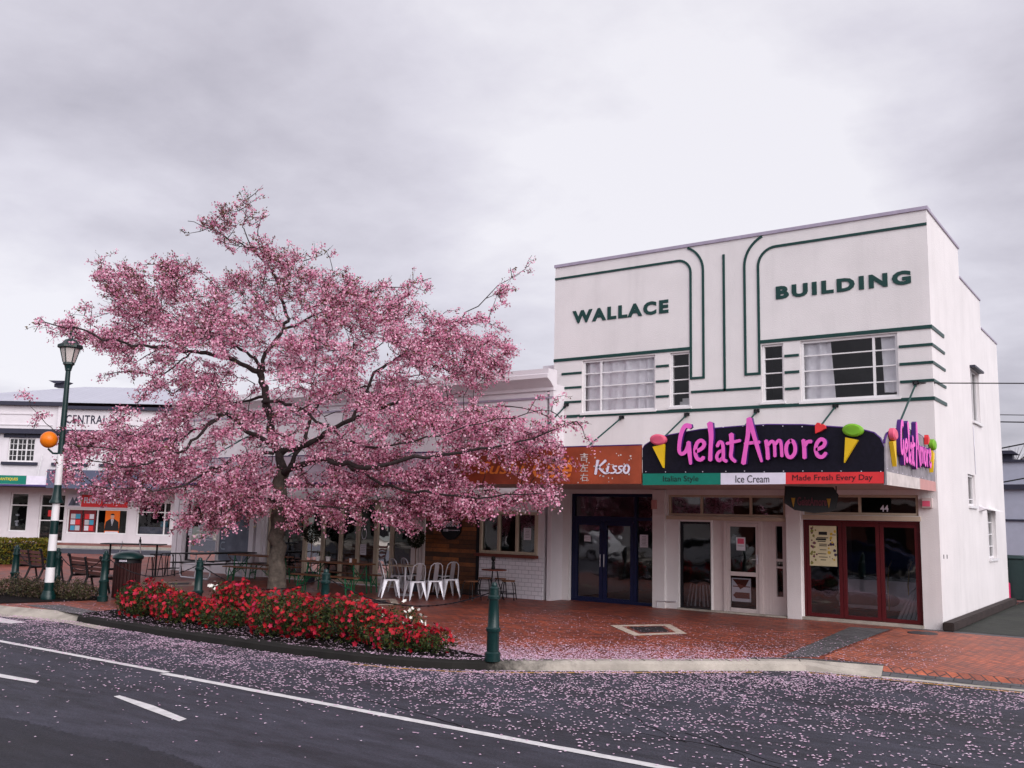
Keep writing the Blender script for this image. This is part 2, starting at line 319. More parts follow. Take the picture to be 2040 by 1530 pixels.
def ftext(body, mapf, u0, u1, v0, v1, name, mat, parent, off=(0, 0, 0), bold=0.0, shear=0.0, depth=0.01, lift=0.0, keep=False, space=1.0):
    cu = bpy.data.curves.new('letters', 'FONT'); cu.body = body; cu.offset = bold; cu.shear = shear; cu.size = 1.0
    cu.resolution_u = 3; cu.space_character = space
    to = bpy.data.objects.new('letters', cu); col.objects.link(to); bpy.context.view_layer.update()
    me = bpy.data.meshes.new_from_object(to.evaluated_get(bpy.context.evaluated_depsgraph_get()))
    bpy.data.objects.remove(to); bpy.data.curves.remove(cu)
    if not len(me.vertices): bpy.data.meshes.remove(me); return None
    P = np.array([v.co for v in me.vertices]); lo = P.min(0); hi = P.max(0)
    su = (u1-u0)/(hi[0]-lo[0]); svv = (v1-v0)/max(1e-6, hi[1]-lo[1])
    mb = MB(); F = [tuple(p.vertices) for p in me.polygons]
    A = [mapf(u0+(p[0]-lo[0])*su, v0+(p[1]-lo[1])*svv, lift+depth) for p in P]
    mb.raw(A, F)
    if depth > 0:
        B = [mapf(u0+(p[0]-lo[0])*su, v0+(p[1]-lo[1])*svv, lift) for p in P]
        cnt = {}
        for q in F:
            for i in range(len(q)):
                a, b = q[i], q[(i+1) % len(q)]; cnt[(a, b)] = 1
        base = len(mb.v); mb.v += [tuple(map(float, p)) for p in B]
        for (a, b) in cnt:
            if (b, a) not in cnt: mb.f.append((b, a, base+a, base+b)); mb.m.append(0)
    bpy.data.meshes.remove(me)
    return mb.build(name, mat, parent, off)

def wall(mb, f, us, zs, holes, t, m=0):                   # slab with rectangular openings; f(u, depth, z) -> xyz
    U = sorted(set([us[0], us[1]]+[h[k] for h in holes for k in (0, 1)])); Z = sorted(set([zs[0], zs[1]]+[h[k] for h in holes for k in (2, 3)]))
    U = [u for u in U if us[0]-1e-6 <= u <= us[1]+1e-6]; Z = [z for z in Z if zs[0]-1e-6 <= z <= zs[1]+1e-6]
    def solid(i, j):
        if i < 0 or j < 0 or i >= len(U)-1 or j >= len(Z)-1: return False
        cu, cz = (U[i]+U[i+1])/2, (Z[j]+Z[j+1])/2
        return not any(h[0] < cu < h[1] and h[2] < cz < h[3] for h in holes)
    for i in range(len(U)-1):
        for j in range(len(Z)-1):
            if not solid(i, j): continue
            a, b, c, d = U[i], U[i+1], Z[j], Z[j+1]
            mb.poly([f(a,0,c), f(b,0,c), f(b,0,d), f(a,0,d)], m); mb.poly([f(a,t,c), f(a,t,d), f(b,t,d), f(b,t,c)], m)
            if not solid(i-1, j): mb.poly([f(a,0,c), f(a,0,d), f(a,t,d), f(a,t,c)], m)
            if not solid(i+1, j): mb.poly([f(b,0,c), f(b,t,c), f(b,t,d), f(b,0,d)], m)
            if not solid(i, j-1): mb.poly([f(a,0,c), f(a,t,c), f(b,t,c), f(b,0,c)], m)
            if not solid(i, j+1): mb.poly([f(a,0,d), f(b,0,d), f(b,t,d), f(a,t,d)], m)
    return mb
def ribbon(mb, f, pts, wd, proud, m=0):                   # raised band of even width along a polyline on a wall, mitred
    P = [np.array(p, float) for p in pts]; L = []; Rr = []
    for i in range(len(P)):
        d0 = P[i]-P[i-1] if i else P[1]-P[0]; d1 = P[i+1]-P[i] if i < len(P)-1 else d0
        d0 = d0/np.linalg.norm(d0); d1 = d1/np.linalg.norm(d1); n0 = np.array([-d0[1], d0[0]]); n1 = np.array([-d1[1], d1[0]])
        n = n0+n1; n = n/np.linalg.norm(n); k = wd/2/max(0.35, n@n0); L.append(P[i]+n*k); Rr.append(P[i]-n*k)
    for i in range(len(P)-1):
        q = [L[i], L[i+1], Rr[i+1], Rr[i]]
        mb.poly([f(x, -proud, z) for x, z in q], m)
        mb.poly([f(L[i][0], 0, L[i][1]), f(L[i+1][0], 0, L[i+1][1]), f(L[i+1][0], -proud, L[i+1][1]), f(L[i][0], -proud, L[i][1])], m)
        mb.poly([f(Rr[i][0], 0, Rr[i][1]), f(Rr[i+1][0], 0, Rr[i+1][1]), f(Rr[i+1][0], -proud, Rr[i+1][1]), f(Rr[i][0], -proud, Rr[i][1])], m)
    for i in (0, -1):
        mb.poly([f(L[i][0], 0, L[i][1]), f(L[i][0], -proud, L[i][1]), f(Rr[i][0], -proud, Rr[i][1]), f(Rr[i][0], 0, Rr[i][1])], m)
def bars(mb, f, u0, u1, z0, z1, d0, d1, fr, vs=(), hs=(), bw=0.03, m=0):   # frame with mullions (vs) and glazing bars (hs), butted
    def b(a, c, e, g, da=d0, dc=d1):
        p = f(a, da, e); q = f(c, dc, g); mb.box(p[0], q[0], p[1], q[1], p[2], q[2], m)
    b(u0, u0+fr, z0, z1); b(u1-fr, u1, z0, z1); b(u0+fr, u1-fr, z0, z0+fr); b(u0+fr, u1-fr, z1-fr, z1)
    e = (d1-d0)*0.12
    for v in vs: b(v-fr/2, v+fr/2, z0+fr, z1-fr, d0+e/2, d1-e/2)
    for h in hs: b(u0+fr, u1-fr, h-bw/2, h+bw/2, d0+e, d1-e)
def pane(f, u0, u1, z0, z1, d, mat, parent, off, name='pane'):
    return MB().poly([f(u0, d, z0), f(u1, d, z0), f(u1, d, z1), f(u0, d, z1)]).build(name, mat, parent, off)
def curtain(f, u0, u1, z0, z1, d, mat, parent, off, u0b=None, u1b=None, folds=3.2):
    mb = MB(); n = max(12, int((u1-u0)*60)); rows = 5; g = []
    u0b = u0 if u0b is None else u0b; u1b = u1 if u1b is None else u1b
    ph = rng.random()*6
    for r in range(rows+1):
        t = r/rows; a = u0+(u0b-u0)*t; b = u1+(u1b-u1)*t
        for i in range(n+1):
            s = i/n; x = s*(u1-u0); w_ = math.sin(x*folds*6.28+ph+1.3*math.sin(x*3.1+ph))*0.028+0.014*math.sin(x*31+t*2)
            g.append(f(a+(b-a)*s, d+w_, z1+(z0-z1)*t))
    mb.raw(g, [(r*(n+1)+i, r*(n+1)+i+1, (r+1)*(n+1)+i+1, (r+1)*(n+1)+i) for r in range(rows) for i in range(n)])
    return mb.build('curtain', mat, parent, off, smooth=True)

# ------------------------------------------------------------------ ground, road, paving
ZR = -0.12
def struct(mb, name, mat, label=None, kind='structure', **k):
    o = mb.build(name, mat, None, (0, 0, 0), **k); tag(o, label, None, None, kind); return o
g = MB(); g.poly([(-900, -900, -0.35), (900, -900, -0.35), (900, 900, -0.35), (-900, 900, -0.35)]); struct(g, 'ground', ASPH)
g = MB(); g.poly([(-80, -24, ZR), (60, -24, ZR), (60, -4.0, ZR), (-80, -4.0, ZR)]); struct(g, 'road', ASPH, 'grey asphalt street strewn with pink petals')
pq = [PZ(x, y, ZR) for x, y in ((-260, 1375), (0, 1430), (60, 1440), (135, 1462), (250, 1480), (340, 1505), (400, 1530), (440, 1555))]
pr_ = []
for i in range(len(pq)-1):
    for q in np.linspace(0, 1, 40)[:-1]: pr_.append((pq[i][0]+(pq[i+1][0]-pq[i][0])*q, pq[i][1]+(pq[i+1][1]-pq[i][1])*q+random.uniform(-.035, .035)))
g = MB()
for p, q in zip(pr_[:-1], pr_[1:]): g.poly([(p[0], -23, ZR+.004), (q[0], -23, ZR+.004), (q[0], q[1], ZR+.004), (p[0], p[1], ZR+.004)])
struct(g, 'road_patch', ASPHD, 'darker coarse strip of newer asphalt')
# kerb line at road level, right to left
KERB = [(30, -5.75), (11.2, -5.86), (9.45, -6.04), (8.45, -6.22), (7.9, -6.68), (6.77, -7.78), (5.6, -8.90), (5.15, -9.30), (4.64, -9.67), (4.0, -9.93), (3.2, -10.12), (1.6, -10.28),
        (-0.6, -10.32), (-2.6, -10.26), (-4.0, -10.15)]
LEFT = [(-5.2, -10.35), (-6.2, -10.55), (-8.5, -10.75), (-14, -10.9), (-60, -11.0)]
poly = KERB+LEFT
pl = [(x, y, 0.0) for x, y in poly]
g = MB()
def inset(path, d):
    o = []
    for i in range(len(path)):
        a = np.array(path[max(i-1, 0)]); b = np.array(path[min(i+1, len(path)-1)]); t = (b-a)/np.linalg.norm(b-a); o.append(tuple(np.array(path[i])+np.array([t[1], -t[0]])*d))
    return o
inn = inset(poly, 0.30)
g.poly([(x, y, 0.0) for x, y in inn]+[(-60, 60, 0.0), (30, 60, 0.0)]); struct(g, 'footpath', PAVE, 'red brick paved footpath and plaza')
KERBM = M('kerb_concrete_going_to_stained', (0.40, 0.36, 0.31), 0.85, var=0.35, scale=2.5, bump=0.3, bscale=60)
_nt = KERBM.node_tree; _b = _nt.nodes['Principled BSDF']; _src = _b.inputs['Base Color'].links[0].from_socket; _tc = N(_nt, 'ShaderNodeTexCoord')
_sp = N(_nt, 'ShaderNodeSeparateXYZ', {0: _tc.outputs['Object']}); _no = N(_nt, 'ShaderNodeTexNoise', {'Vector': _tc.outputs['Object'], 'Scale': 4.0, 'Detail': 6.0, 'Roughness': 0.7})
_ad = N(_nt, 'ShaderNodeMath', {0: _no.outputs[0], 1: 1.6, 2: _sp.outputs[0]}, operation='MULTIPLY_ADD')
_mr = N(_nt, 'ShaderNodeMapRange', {0: _ad.outputs[0], 1: 5.75, 2: 6.75, 3: 0.03, 4: 1.0}, interpolation_type='SMOOTHSTEP')   # black stain and the kerb's shade, both painted in along the bed
_mx = N(_nt, 'ShaderNodeVectorMath', {0: _src, 'Scale': _mr.outputs[0]}, operation='SCALE'); _nt.links.new(_mx.outputs[0], _b.inputs['Base Color'])
def kerbpiece(i0, i1, mat, label, h0=0.0, h1=0.0):
    g = MB()
    for i in range(i0, i1):
        hA = h0+(h1-h0)*(i-i0)/(i1-i0); hB = h0+(h1-h0)*(i+1-i0)/(i1-i0)
        a, b, c, d = poly[i], poly[i+1], inn[i], inn[i+1]
        ma = tuple(np.array(a)*0.88+np.array(c)*0.12); mb_ = tuple(np.array(b)*0.88+np.array(d)*0.12)
        g.poly([(a[0], a[1], ZR-.05), (b[0], b[1], ZR-.05), (mb_[0], mb_[1], hB-.03), (ma[0], ma[1], hA-.03)])
        n1_ = tuple(np.array(a)*0.7+np.array(c)*0.3); n2_ = tuple(np.array(b)*0.7+np.array(d)*0.3)
        g.poly([(ma[0], ma[1], hA-.03), (mb_[0], mb_[1], hB-.03), (n2_[0], n2_[1], hB+.006), (n1_[0], n1_[1], hA+.006)])
        g.poly([(n1_[0], n1_[1], hA+.006), (n2_[0], n2_[1], hB+.006), (d[0], d[1], 0.006), (c[0], c[1], 0.006)])
    return struct(g, 'kerb', mat, label)
def lerp2(i, t): return tuple(np.array(poly[i])*(1-t)+np.array(inn[i])*t)
for ta, tb, za2, zb2, mt, nm in ((0, .14, ZR-.01, -.10, CONC, 'kerb'), (.14, .62, -.10, -.055, GREYP, 'paver_edge'), (.62, 1.0, -.055, .003, PAVER, 'crossing_ramp')):
    g = MB()
    for i in range(0, 2): a, b, c, d = lerp2(i, ta), lerp2(i+1, ta), lerp2(i+1, tb), lerp2(i, tb); g.poly([(*a, za2), (*b, za2), (*c, zb2), (*d, zb2)])
    struct(g, nm, mt, 'flush edge of the driveway crossing')
kerbpiece(2, 3, CONC, 'pale kerb end dipping to the driveway', -.085, 0); kerbpiece(3, 6, KERBM, 'pale concrete kerb beside the paving corner', 0, 0)
kerbpiece(6, 14, KERBM, 'black stained kerb along the flower bed')
kerbpiece(14, len(poly)-1, CONC, 'low pale kerb at the crossing by the lamp post', -.09, -.05)
g = MB(); ch = inset(poly, -0.26)
for i in range(2, len(poly)-1):
    a, b, c, d = poly[i], poly[i+1], ch[i], ch[i+1]
    if i < 13: continue
    g.poly([(a[0], a[1], ZR+.006), (b[0], b[1], ZR+.006), (d[0], d[1], ZR+.006), (c[0], c[1], ZR+.006)])
struct(g, 'kerb_channel', CONC)
# grey pavers
g = MB(); q = [PZ(*p) for p in ((1556, 1309), (1628, 1309), (1775, 1254), (1694, 1249))]; g.poly([(x, y, .005) for x, y in q])
b0 = inset(poly, 0.31); b1 = inset(poly, 0.46)
for i in range(2, 4): g.poly([(b0[i][0], b0[i][1], .009), (b0[i+1][0], b0[i+1][1], .009), (b1[i+1][0], b1[i+1][1], .009), (b1[i][0], b1[i][1], .009)])
g.poly([(x, y, .005) for x, y in [PZ(50, 1206), PZ(215, 1234), PZ(215, 1222), PZ(120, 1205)]])
g.poly([(8.4, -.28, .005), (30, -.28, .005), (30, -.02, .005), (8.4, -.02, .005)])
struct(g, 'paver_band', GREYP, 'grey paver bands across the brick footpath')
dq = [PZ(1640, 1309), PZ(1782, 1254)]
g = MB(); g.poly([(dq[0][0], dq[0][1], .004), (inn[2][0], inn[2][1], .004), (inn[1][0], inn[1][1], .004), (inn[0][0], inn[0][1], .004), (30, -.28, .004), (dq[1][0], -.28, .004)]); struct(g, 'driveway_crossing', PAVER, 'paler brick driveway crossing')
g = MB(); g.poly([(9.32, -.02, .008), (30, -.02, .008), (30, 14, .008), (9.32, 14, .008)]); struct(g, 'driveway', ASPHM, 'dark mossy asphalt driveway beside the white building')
g = MB(); g.box(9.125, 9.33, -.14, 8.3, 0, .17); struct(g, 'timber_kerb', TIMBERK, 'dark timber kerb at the foot of the white side wall', bevel=.02)
# side street far left
FD = np.array([.826, .564]); FN = np.array([-.564, .826]); FP = np.array([-41.874, 7.246])
def fl(s, t, z): p = FP+FD*s+FN*t; return (p[0], p[1], z)
g = MB(); g.poly([fl(-40, -12.5, .006), fl(45, -12.5, .006), fl(45, -7.0, .006), fl(-40, -7.0, .006)]); struct(g, 'side_street', ASPH)
g = MB(); g.prism([fl(-40, -7.0, 0), fl(45, -7.0, 0), fl(45, -6.6, 0), fl(-40, -6.6, 0)], (0, 0, .12)); struct(g, 'kerb', CONC, 'far kerb of the side street')
# markings
def marking(pts, mat, label, z=ZR+.005):
    g = MB(); g.poly([(x, y, z) for x, y in pts]); struct(g, 'road_marking', mat, label)
yl = -12.42
def rough_line(x0, x1, y0, wd, mat, label):
    g = MB(); n = max(2, int((x1-x0)/.12)); a = []; b = []
    for i in range(n+1):
        x = x0+(x1-x0)*i/n; a.append((x, y0+wd/2+random.uniform(-.006, .006), ZR+.005)); b.append((x, y0-wd/2+random.uniform(-.006, .006), ZR+.005))
    for i in range(n): g.poly([b[i], b[i+1], a[i+1], a[i]])
    struct(g, 'road_marking', mat, label)
rough_line(-30, 2.05, yl+.03, .11, PAINT, 'long white edge line along the road, far length')
rough_line(2.09, 12.5, yl-.05, .12, PAINT, 'long white edge line along the road, near length')
mk = [PZ(*p, ZR) for p in ((226, 1388), (238, 1386), (305, 1406), (372, 1433), (357, 1438), (290, 1413))]; marking(mk, PAINT, 'short white centre dash on the road')
mk = [PZ(*p, ZR) for p in ((-60, 1335), (0, 1343), (78, 1357), (72, 1362), (0, 1350), (-60, 1343))]; marking(mk, PAINT, 'white dash beyond the edge line at the left')
mk = [PZ(*p, ZR) for p in ((-40, 1224), (52, 1240), (20, 1243), (-40, 1236))]; marking(mk, PAINT, 'white bar beside the kerb near the lamp post')
g = MB(); c1 = inset(poly, -0.10); c2 = inset(poly, -0.17)
for i in list(range(1, 3))+list(range(4, 10)): g.poly([(c1[i][0], c1[i][1], ZR+.005), (c1[i+1][0], c1[i+1][1], ZR+.005), (c2[i+1][0], c2[i+1][1], ZR+.005), (c2[i][0], c2[i][1], ZR+.005)])
struct(g, 'road_marking', YPAINT, 'worn yellow no-parking line beside the kerb')
g = MB()
for s in (0.5, 4.3, 8.1): g.poly([fl(s+2.6, -8.1, .012), fl(s+5.2, -8.1, .012), fl(s+5.2, -7.9, .012), fl(s+2.6, -7.9, .012)])
g.poly([fl(-10, -7.5, .012), fl(40, -7.5, .012), fl(40, -7.38, .012), fl(-10, -7.38, .012)])
struct(g, 'road_marking', PAINT, 'white lines on the side street')
BED = [(-4.1, -9.95), (-2.6, -10.0), (-0.6, -10.05), (1.6, -10.0), (3.2, -9.85), (4.0, -9.66), (4.6, -9.36), (4.85, -9.08), (4.0, -8.85), (2.5, -8.6), (-3.6, -8.5), (-4.3, -9.2)]
g = MB(); g.prism([(x, y, 0.0) for x, y in BED], (0, 0, .02)); struct(g, 'flower_bed_soil', SOIL, 'dark soil of the azalea bed')
g = MB(); pq = [PZ(*p) for p in ((-60, 1210), (0, 1203), (90, 1200), (190, 1196), (205, 1190), (120, 1180), (0, 1176), (-60, 1176))]; g.prism([(x, y, 0.0) for x, y in pq], (0, 0, .015)); struct(g, 'shrub_bed_soil', SOIL, 'dark soil under the low shrubs')

g = MB()
for k in range(7):
    x = rng.uniform(3, 11); y = rng.uniform(-12, -8); a = rng.uniform(-.3, .3); P = [(x, y)]
    for q in range(14): a += rng.normal()*.25; x += math.cos(a)*.16; y += math.sin(a)*.10; P.append((x, y))
    for p, q in zip(P[:-1], P[1:]): w_ = rng.uniform(.004, .009); g.poly([(p[0], p[1]-w_, ZR+.003), (q[0], q[1]-w_, ZR+.003), (q[0], q[1]+w_, ZR+.003), (p[0], p[1]+w_, ZR+.003)])
struct(g, 'road_crack', SOIL, 'fine dark cracks in the asphalt')
g = MB()
for i0, t_ in ((3, .1), (3, .9), (4, .25), (4, .62), (5, .05), (5, .5)):
    a = np.array(poly[i0])*(1-t_)+np.array(poly[i0+1])*t_; b = np.array(inn[i0])*(1-t_)+np.array(inn[i0+1])*t_; d = (b-a)/np.linalg.norm(b-a); n_ = np.array([-d[1], d[0]])*.006; m_ = a*.7+b*.3
    g.poly([(*(m_-n_), .0085), (*(b-n_), .0085), (*(b+n_), .0085), (*(m_+n_), .0085)])
struct(g, 'kerb_joint', SOIL, 'dark joints between the pale kerb lengths')
# ------------------------------------------------------------------ white two-storey art deco building
WX, WD = 9.11, 8.6
ro = (4.55, 0, 0)
wb = thing('art_deco_building', 'white two-storey art deco building with dark green bands and lettering', 'building', ro)
fF = lambda u, d, z: (u, d, z)
fS = lambda u, d, z: (WX-d, u, z)
fy = lambda x, y: PY(x, y, 0.0)
def mid(*v): return sum(v)/len(v)
zA = 6.03; zE = 4.56; ZT = 8.50
def rect(x0, y0, x1, y1, v=0.0):                          # photo corner pixels -> rectangle on a y plane
    a = PY(x0, y0, v); b = PY(x1, y1, v); return a[0], b[0], min(a[1], b[1]), max(a[1], b[1])
W1 = (fy(1160, 770)[0], fy(1305, 760)[0], 4.63, 5.96); W2 = (fy(1335, 760)[0], fy(1374, 760)[0], 4.66, 5.96)
W3 = (fy(1518, 740)[0], fy(1561, 740)[0], 4.66, 5.96); W4 = (fy(1595, 730)[0], fy(1789, 720)[0], 4.63, 5.97)
BD = (fy(1134, 1090)[0], fy(1301, 1090)[0], 0.0, 2.62)
T1 = (fy(1331, 1000)[0], fy(1564, 1000)[0], 2.12, 2.60)
KD = (fy(1352, 1130)[0], fy(1416, 1130)[0], 0.0, 1.99); WDo = (fy(1416, 1130)[0]+.02, fy(1567, 1130)[0], 0.0, 2.05)
RS = (fy(1600, 1130)[0], fy(1836, 1130)[0], 0.06, 2.09); T2 = (fy(1601, 1000)[0], fy(1829, 1000)[0], 2.20, 2.62)
mb = MB(); wall(mb, fF, (0, WX), (0, ZT), [W1, W2, W3, W4, BD, T1, KD, WDo, RS, T2], .25)
mb.build('front_wall', WHITE, wb, ro)
sw1 = (4.28, 5.42, 4.52, 5.80); sw2 = (3.33, 4.22, 2.49, 3.21); sw3 = (4.99, 6.42, 1.24, 2.43)
sw3 = (PX(1956, 1060)[0]+0.9, PX(1990, 1060)[0]-.45, 1.24, 2.43)
mb = MB(); wall(mb, fS, (.25, WD), (0, 7.06), [sw1, sw2, sw3], .25)
mb.box(WX-.25, WX, .25, 6.09, 7.06, 7.80); mb.box(WX-.25, WX, .25, 3.37, 7.80, ZT); mb.build('side_wall', WHITE, wb, ro)
mb = MB(); mb.box(0, .2, .25, WD, 0, 7.06); mb.box(.2, WX-.25, WD-.2, WD, 0, 7.06); mb.build('rear_wall', WHITE2, wb, ro)
mb = MB(); mb.box(.2, WX-.25, .25, WD-.2, 6.9, 7.0); mb.build('roof', DARKIN, wb, ro)
mb = MB(); mb.box(-.02, WX+.03, -.035, .28, ZT, ZT+.075); mb.box(WX-.27, WX+.03, .28, 3.40, ZT, ZT+.05); mb.box(WX-.27, WX+.025, 3.37, 6.12, 7.80, 7.84); mb.box(WX-.27, WX+.025, 6.09, WD, 7.06, 7.10)
mb.build('parapet_cap', CAPM, wb, ro)
mb = MB()                                                  # floors, ceilings and back walls of the rooms behind the glass
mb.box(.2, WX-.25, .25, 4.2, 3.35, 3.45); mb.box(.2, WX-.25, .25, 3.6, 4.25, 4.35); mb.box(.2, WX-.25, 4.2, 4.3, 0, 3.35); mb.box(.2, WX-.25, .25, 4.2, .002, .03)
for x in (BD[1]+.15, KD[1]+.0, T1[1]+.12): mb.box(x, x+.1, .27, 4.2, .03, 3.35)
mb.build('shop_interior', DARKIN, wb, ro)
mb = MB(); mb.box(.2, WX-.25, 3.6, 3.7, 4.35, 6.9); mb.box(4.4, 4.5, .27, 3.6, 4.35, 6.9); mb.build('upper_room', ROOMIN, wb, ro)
# bands
mb = MB(); bw = .055
def band(*pp, w_=bw): ribbon(mb, fF, pp, w_, .022)
xa1, xa2 = fy(1376.5, 650)[0], fy(1401.5, 650)[0]; xc = fy(1443, 640)[0]; xb1, xb2 = fy(1484.5, 640)[0], fy(1512, 640)[0]
zq1 = mid(fy(1107, 558)[1], fy(1350, 521)[1]); zq2 = mid(fy(1560, 487)[1], fy(1846, 445)[1]); zq = mid(zq1, zq2)
zb = mid(fy(1390, 753)[1], fy(1500, 745)[1]); zf = mid(fy(1376, 781)[1], fy(1516, 773)[1])
def arc(cx, cz, r, a0, a1, n=9): return [(cx+r*math.cos(R(a0+(a1-a0)*i/n)), cz+r*math.sin(R(a0+(a1-a0)*i/n))) for i in range(n+1)]
rr_ = .40; r2_ = .40+(xa2-xa1)
rr_ = .33; r2_ = .66
band((0, zq), *arc(xa1-rr_, zq-rr_, rr_, 90, 0), (xa1, zb), (xa2, zb), *arc(xa2-r2_, ZT-.01-r2_*.93, r2_, 0, 66))
rr3 = .42; r4 = .72
band((WX, zq), *arc(xb2+rr3, zq-rr3, rr3, 90, 180), (xb2, zb), (xb1, zb), *arc(xb1+r4, ZT-.01-r4*.93, r4, 180, 114))
band((xc, fy(1442, 507)[1]), (xc, zf-.027))
band((0, zA), (xa1-.028, zA), w_=.075); band((xb2+.028, zA), (WX+.022, zA), w_=.075)
band((0.25, zE), (WX+.022, zE), w_=.07)
band((xa1, zf), (W3[0]-.03, zf))
zs3 = [zA+(zE-zA)*k/4 for k in (1, 2, 3)]
for z in zs3:
    band((0.25, z), (W1[0]-.02, z)); band((W1[1]+.03, z), (W2[0]-.03, z)); band((W3[1]+.03, z), (W4[0]-.03, z)); band((W4[1]+.03, z), (WX+.022, z))
for z, ww in [(zA, .075)]+[(z, bw) for z in zs3]+[(zE, .07)]: ribbon(mb, fS, [(0, z), (1.22, z)], ww, .022)
mb.build('trim_band', GREEN, wb, ro)
a = fy(1141, 632); b = fy(1332, 610)
zt1 = mid(fy(1150, 618)[1], fy(1310, 600)[1]); zb1 = mid(fy(1150, 645)[1], fy(1320, 624)[1])
ftext('WALLACE', lambda u, v, d: (u, -d, v), a[0], b[0], zb1, zt1, 'wall_lettering', GREEN, wb, ro, bold=.048, depth=.02, space=1.26)
a = fy(1546, 585); b = fy(1815, 555); zt2 = mid(fy(1560, 570)[1], fy(1780, 541)[1]); zb2 = mid(fy(1560, 596)[1], fy(1790, 568)[1])
ftext('BUILDING', lambda u, v, d: (u, -d, v), a[0], b[0], zb2, zt2, 'wall_lettering', GREEN, wb, ro, bold=.052, depth=.02, space=1.30)
# upper windows
def window(f, r, d, fr, vs, hs, name='window', mat=TRIMW, glass=GLASS, sill=.0, parent=wb, off=ro, bw=.025):
    mb = MB(); bars(mb, f, r[0]+.004, r[1]-.004, r[2]+.004, r[3]-.004, d, d+.06, fr, vs, hs, bw)
    if sill:
        p = f(r[0]-.04, -sill, r[2]-.055); q = f(r[1]+.04, d-.002, r[2]-.002); mb.box(p[0], q[0], p[1], q[1], p[2], q[2])
    o = mb.build(name, mat, parent, off)
    pane(f, r[0]+fr*.5, r[1]-fr*.5, r[2]+fr*.5, r[3]-fr*.5, d+.035, glass, o, (0, 0, 0) if False else off); return o
def thirds(r, n=4): return [r[2]+(r[3]-r[2])*k/n for k in range(1, n)]
o = window(fF, W1, .05, .045, [fy(1195, 760)[0]], thirds(W1), sill=.04); curtain(fF, W1[0]+.03, W1[1]-.03, W1[2]+.02, W1[3]-.02, .16, CURTAIN, o, ro)
o = window(fF, W2, .05, .04, [], thirds(W2), sill=.04)
mbx = MB(); mbx.box(W2[0]+.1, W2[1]-.06, .32, .46, W2[2]+.06, W2[2]+.16); mbx.box(W2[0]+.16, W2[1]-.1, .34, .44, W2[2]+.16, W2[2]+.24); mbx.build('folded_linen', TRIMW, o, ro)
o = window(fF, W3, .05, .04, [], thirds(W3), sill=.04)
o = window(fF, W4, .05, .05, [fy(1740, 725)[0]], thirds(W4), sill=.04)
curtain(fF, W4[0]+.04, W4[0]+.62, W4[2]+.03, W4[3]-.02, .17, CURTAIN, o, ro, u1b=W4[0]+.70); curtain(fF, W4[1]-.36, W4[1]-.03, W4[2]+.12, W4[3]-.02, .17, CURTAIN, o, ro, u0b=W4[1]-.32)
# side windows, hoods, vent, cable
o = window(fS, sw1, .06, .05, [mid(sw1[0], sw1[1])], [], sill=.06); MB().box(WX, WX+.12, sw1[0]-.06, sw1[1]+.06, sw1[3]+.0, sw1[3]+.05).build('hood', DKBLUE, o, ro)
o = window(fS, sw2, .05, .05, [], [sw2[2]+.15], sill=.05, glass=GLASS)
o = window(fS, sw3, .08, .05, [mid(sw3[0], sw3[1])], thirds(sw3), sill=.05)
mbx = MB(); mbx.prism([(WX, sw3[0]-.05, sw3[3]+.06), (WX, sw3[0]-.05, sw3[3]+.01), (WX+.2, sw3[0]-.05, sw3[3]-.02)], (0, sw3[1]-sw3[0]+.1, 0)); mbx.build('hood', TRIMW, o, ro)
v0 = PX(1950, 1008); mbx = MB(); mbx.prism([(WX, v0[0], v0[1]), (WX+.16, v0[0], v0[1]-.07), (WX, v0[0], v0[1]-.12)], (0, .42, 0)); mbx.build('vent_hood', WHITE2, wb, ro)
MB().tube([(WX+.012, *PX(1938, 848)), (WX+.012, *PX(1940, 890)), (WX+.012, *PX(1943, 945))], .009, 5).build('downpipe', STEEL, wb, ro)
for px_ in (1879.5, 1886): y_, z_ = PX(px_, 1108); MB().box(WX, WX+.008, y_, y_+.035, z_-.05, z_+.03).build('wall_vent', BLACKM, wb, ro)
# blue doors
d0 = .10
mb = MB(); zt = mid(fy(1150, 1034)[1], fy(1290, 1034)[1]); x1, x2, x3 = fy(1196, 1120)[0], fy(1254, 1120)[0], fy(1262, 1120)[0]
bars(mb, fF, BD[0], BD[1], .002, BD[3]-.004, d0, d0+.1, .07, [x3-.01], [], .05); mb.box(BD[0]+.07, x3-.045, d0+.005, d0+.09, zt-.06, zt+.06); mb.box(x3+.03, BD[1]-.07, d0+.005, d0+.09, zt-.03, zt+.05)
bf = mb.build('shopfront_frame', NAVY, wb, ro, bevel=.006)
pane(fF, BD[0]+.03, BD[1]-.03, zt, BD[3]-.03, d0+.06, GLASSD, bf, ro); pane(fF, x3, BD[1]-.03, .05, zt, d0+.06, GLASSD, bf, ro)
for ua, ub, hs in ((BD[0]+.07, x1, 1), (x1+.004, x3-.05, -1)):
    mb = MB(); bars(mb, fF, ua, ub, .012, zt-.062, d0+.01, d0+.07, .10, [], [], .05); o = mb.build('door', NAVY, wb, ro, bevel=.006)
    pane(fF, ua+.05, ub-.05, .08, zt-.1, d0+.05, GLASSD, o, ro)
    hx = ub-.05 if hs > 0 else ua+.05; MB().tube([(hx, d0-.03, .85), (hx, d0-.03, 1.15)], .012, 8).build('handle', STEEL, o, ro)
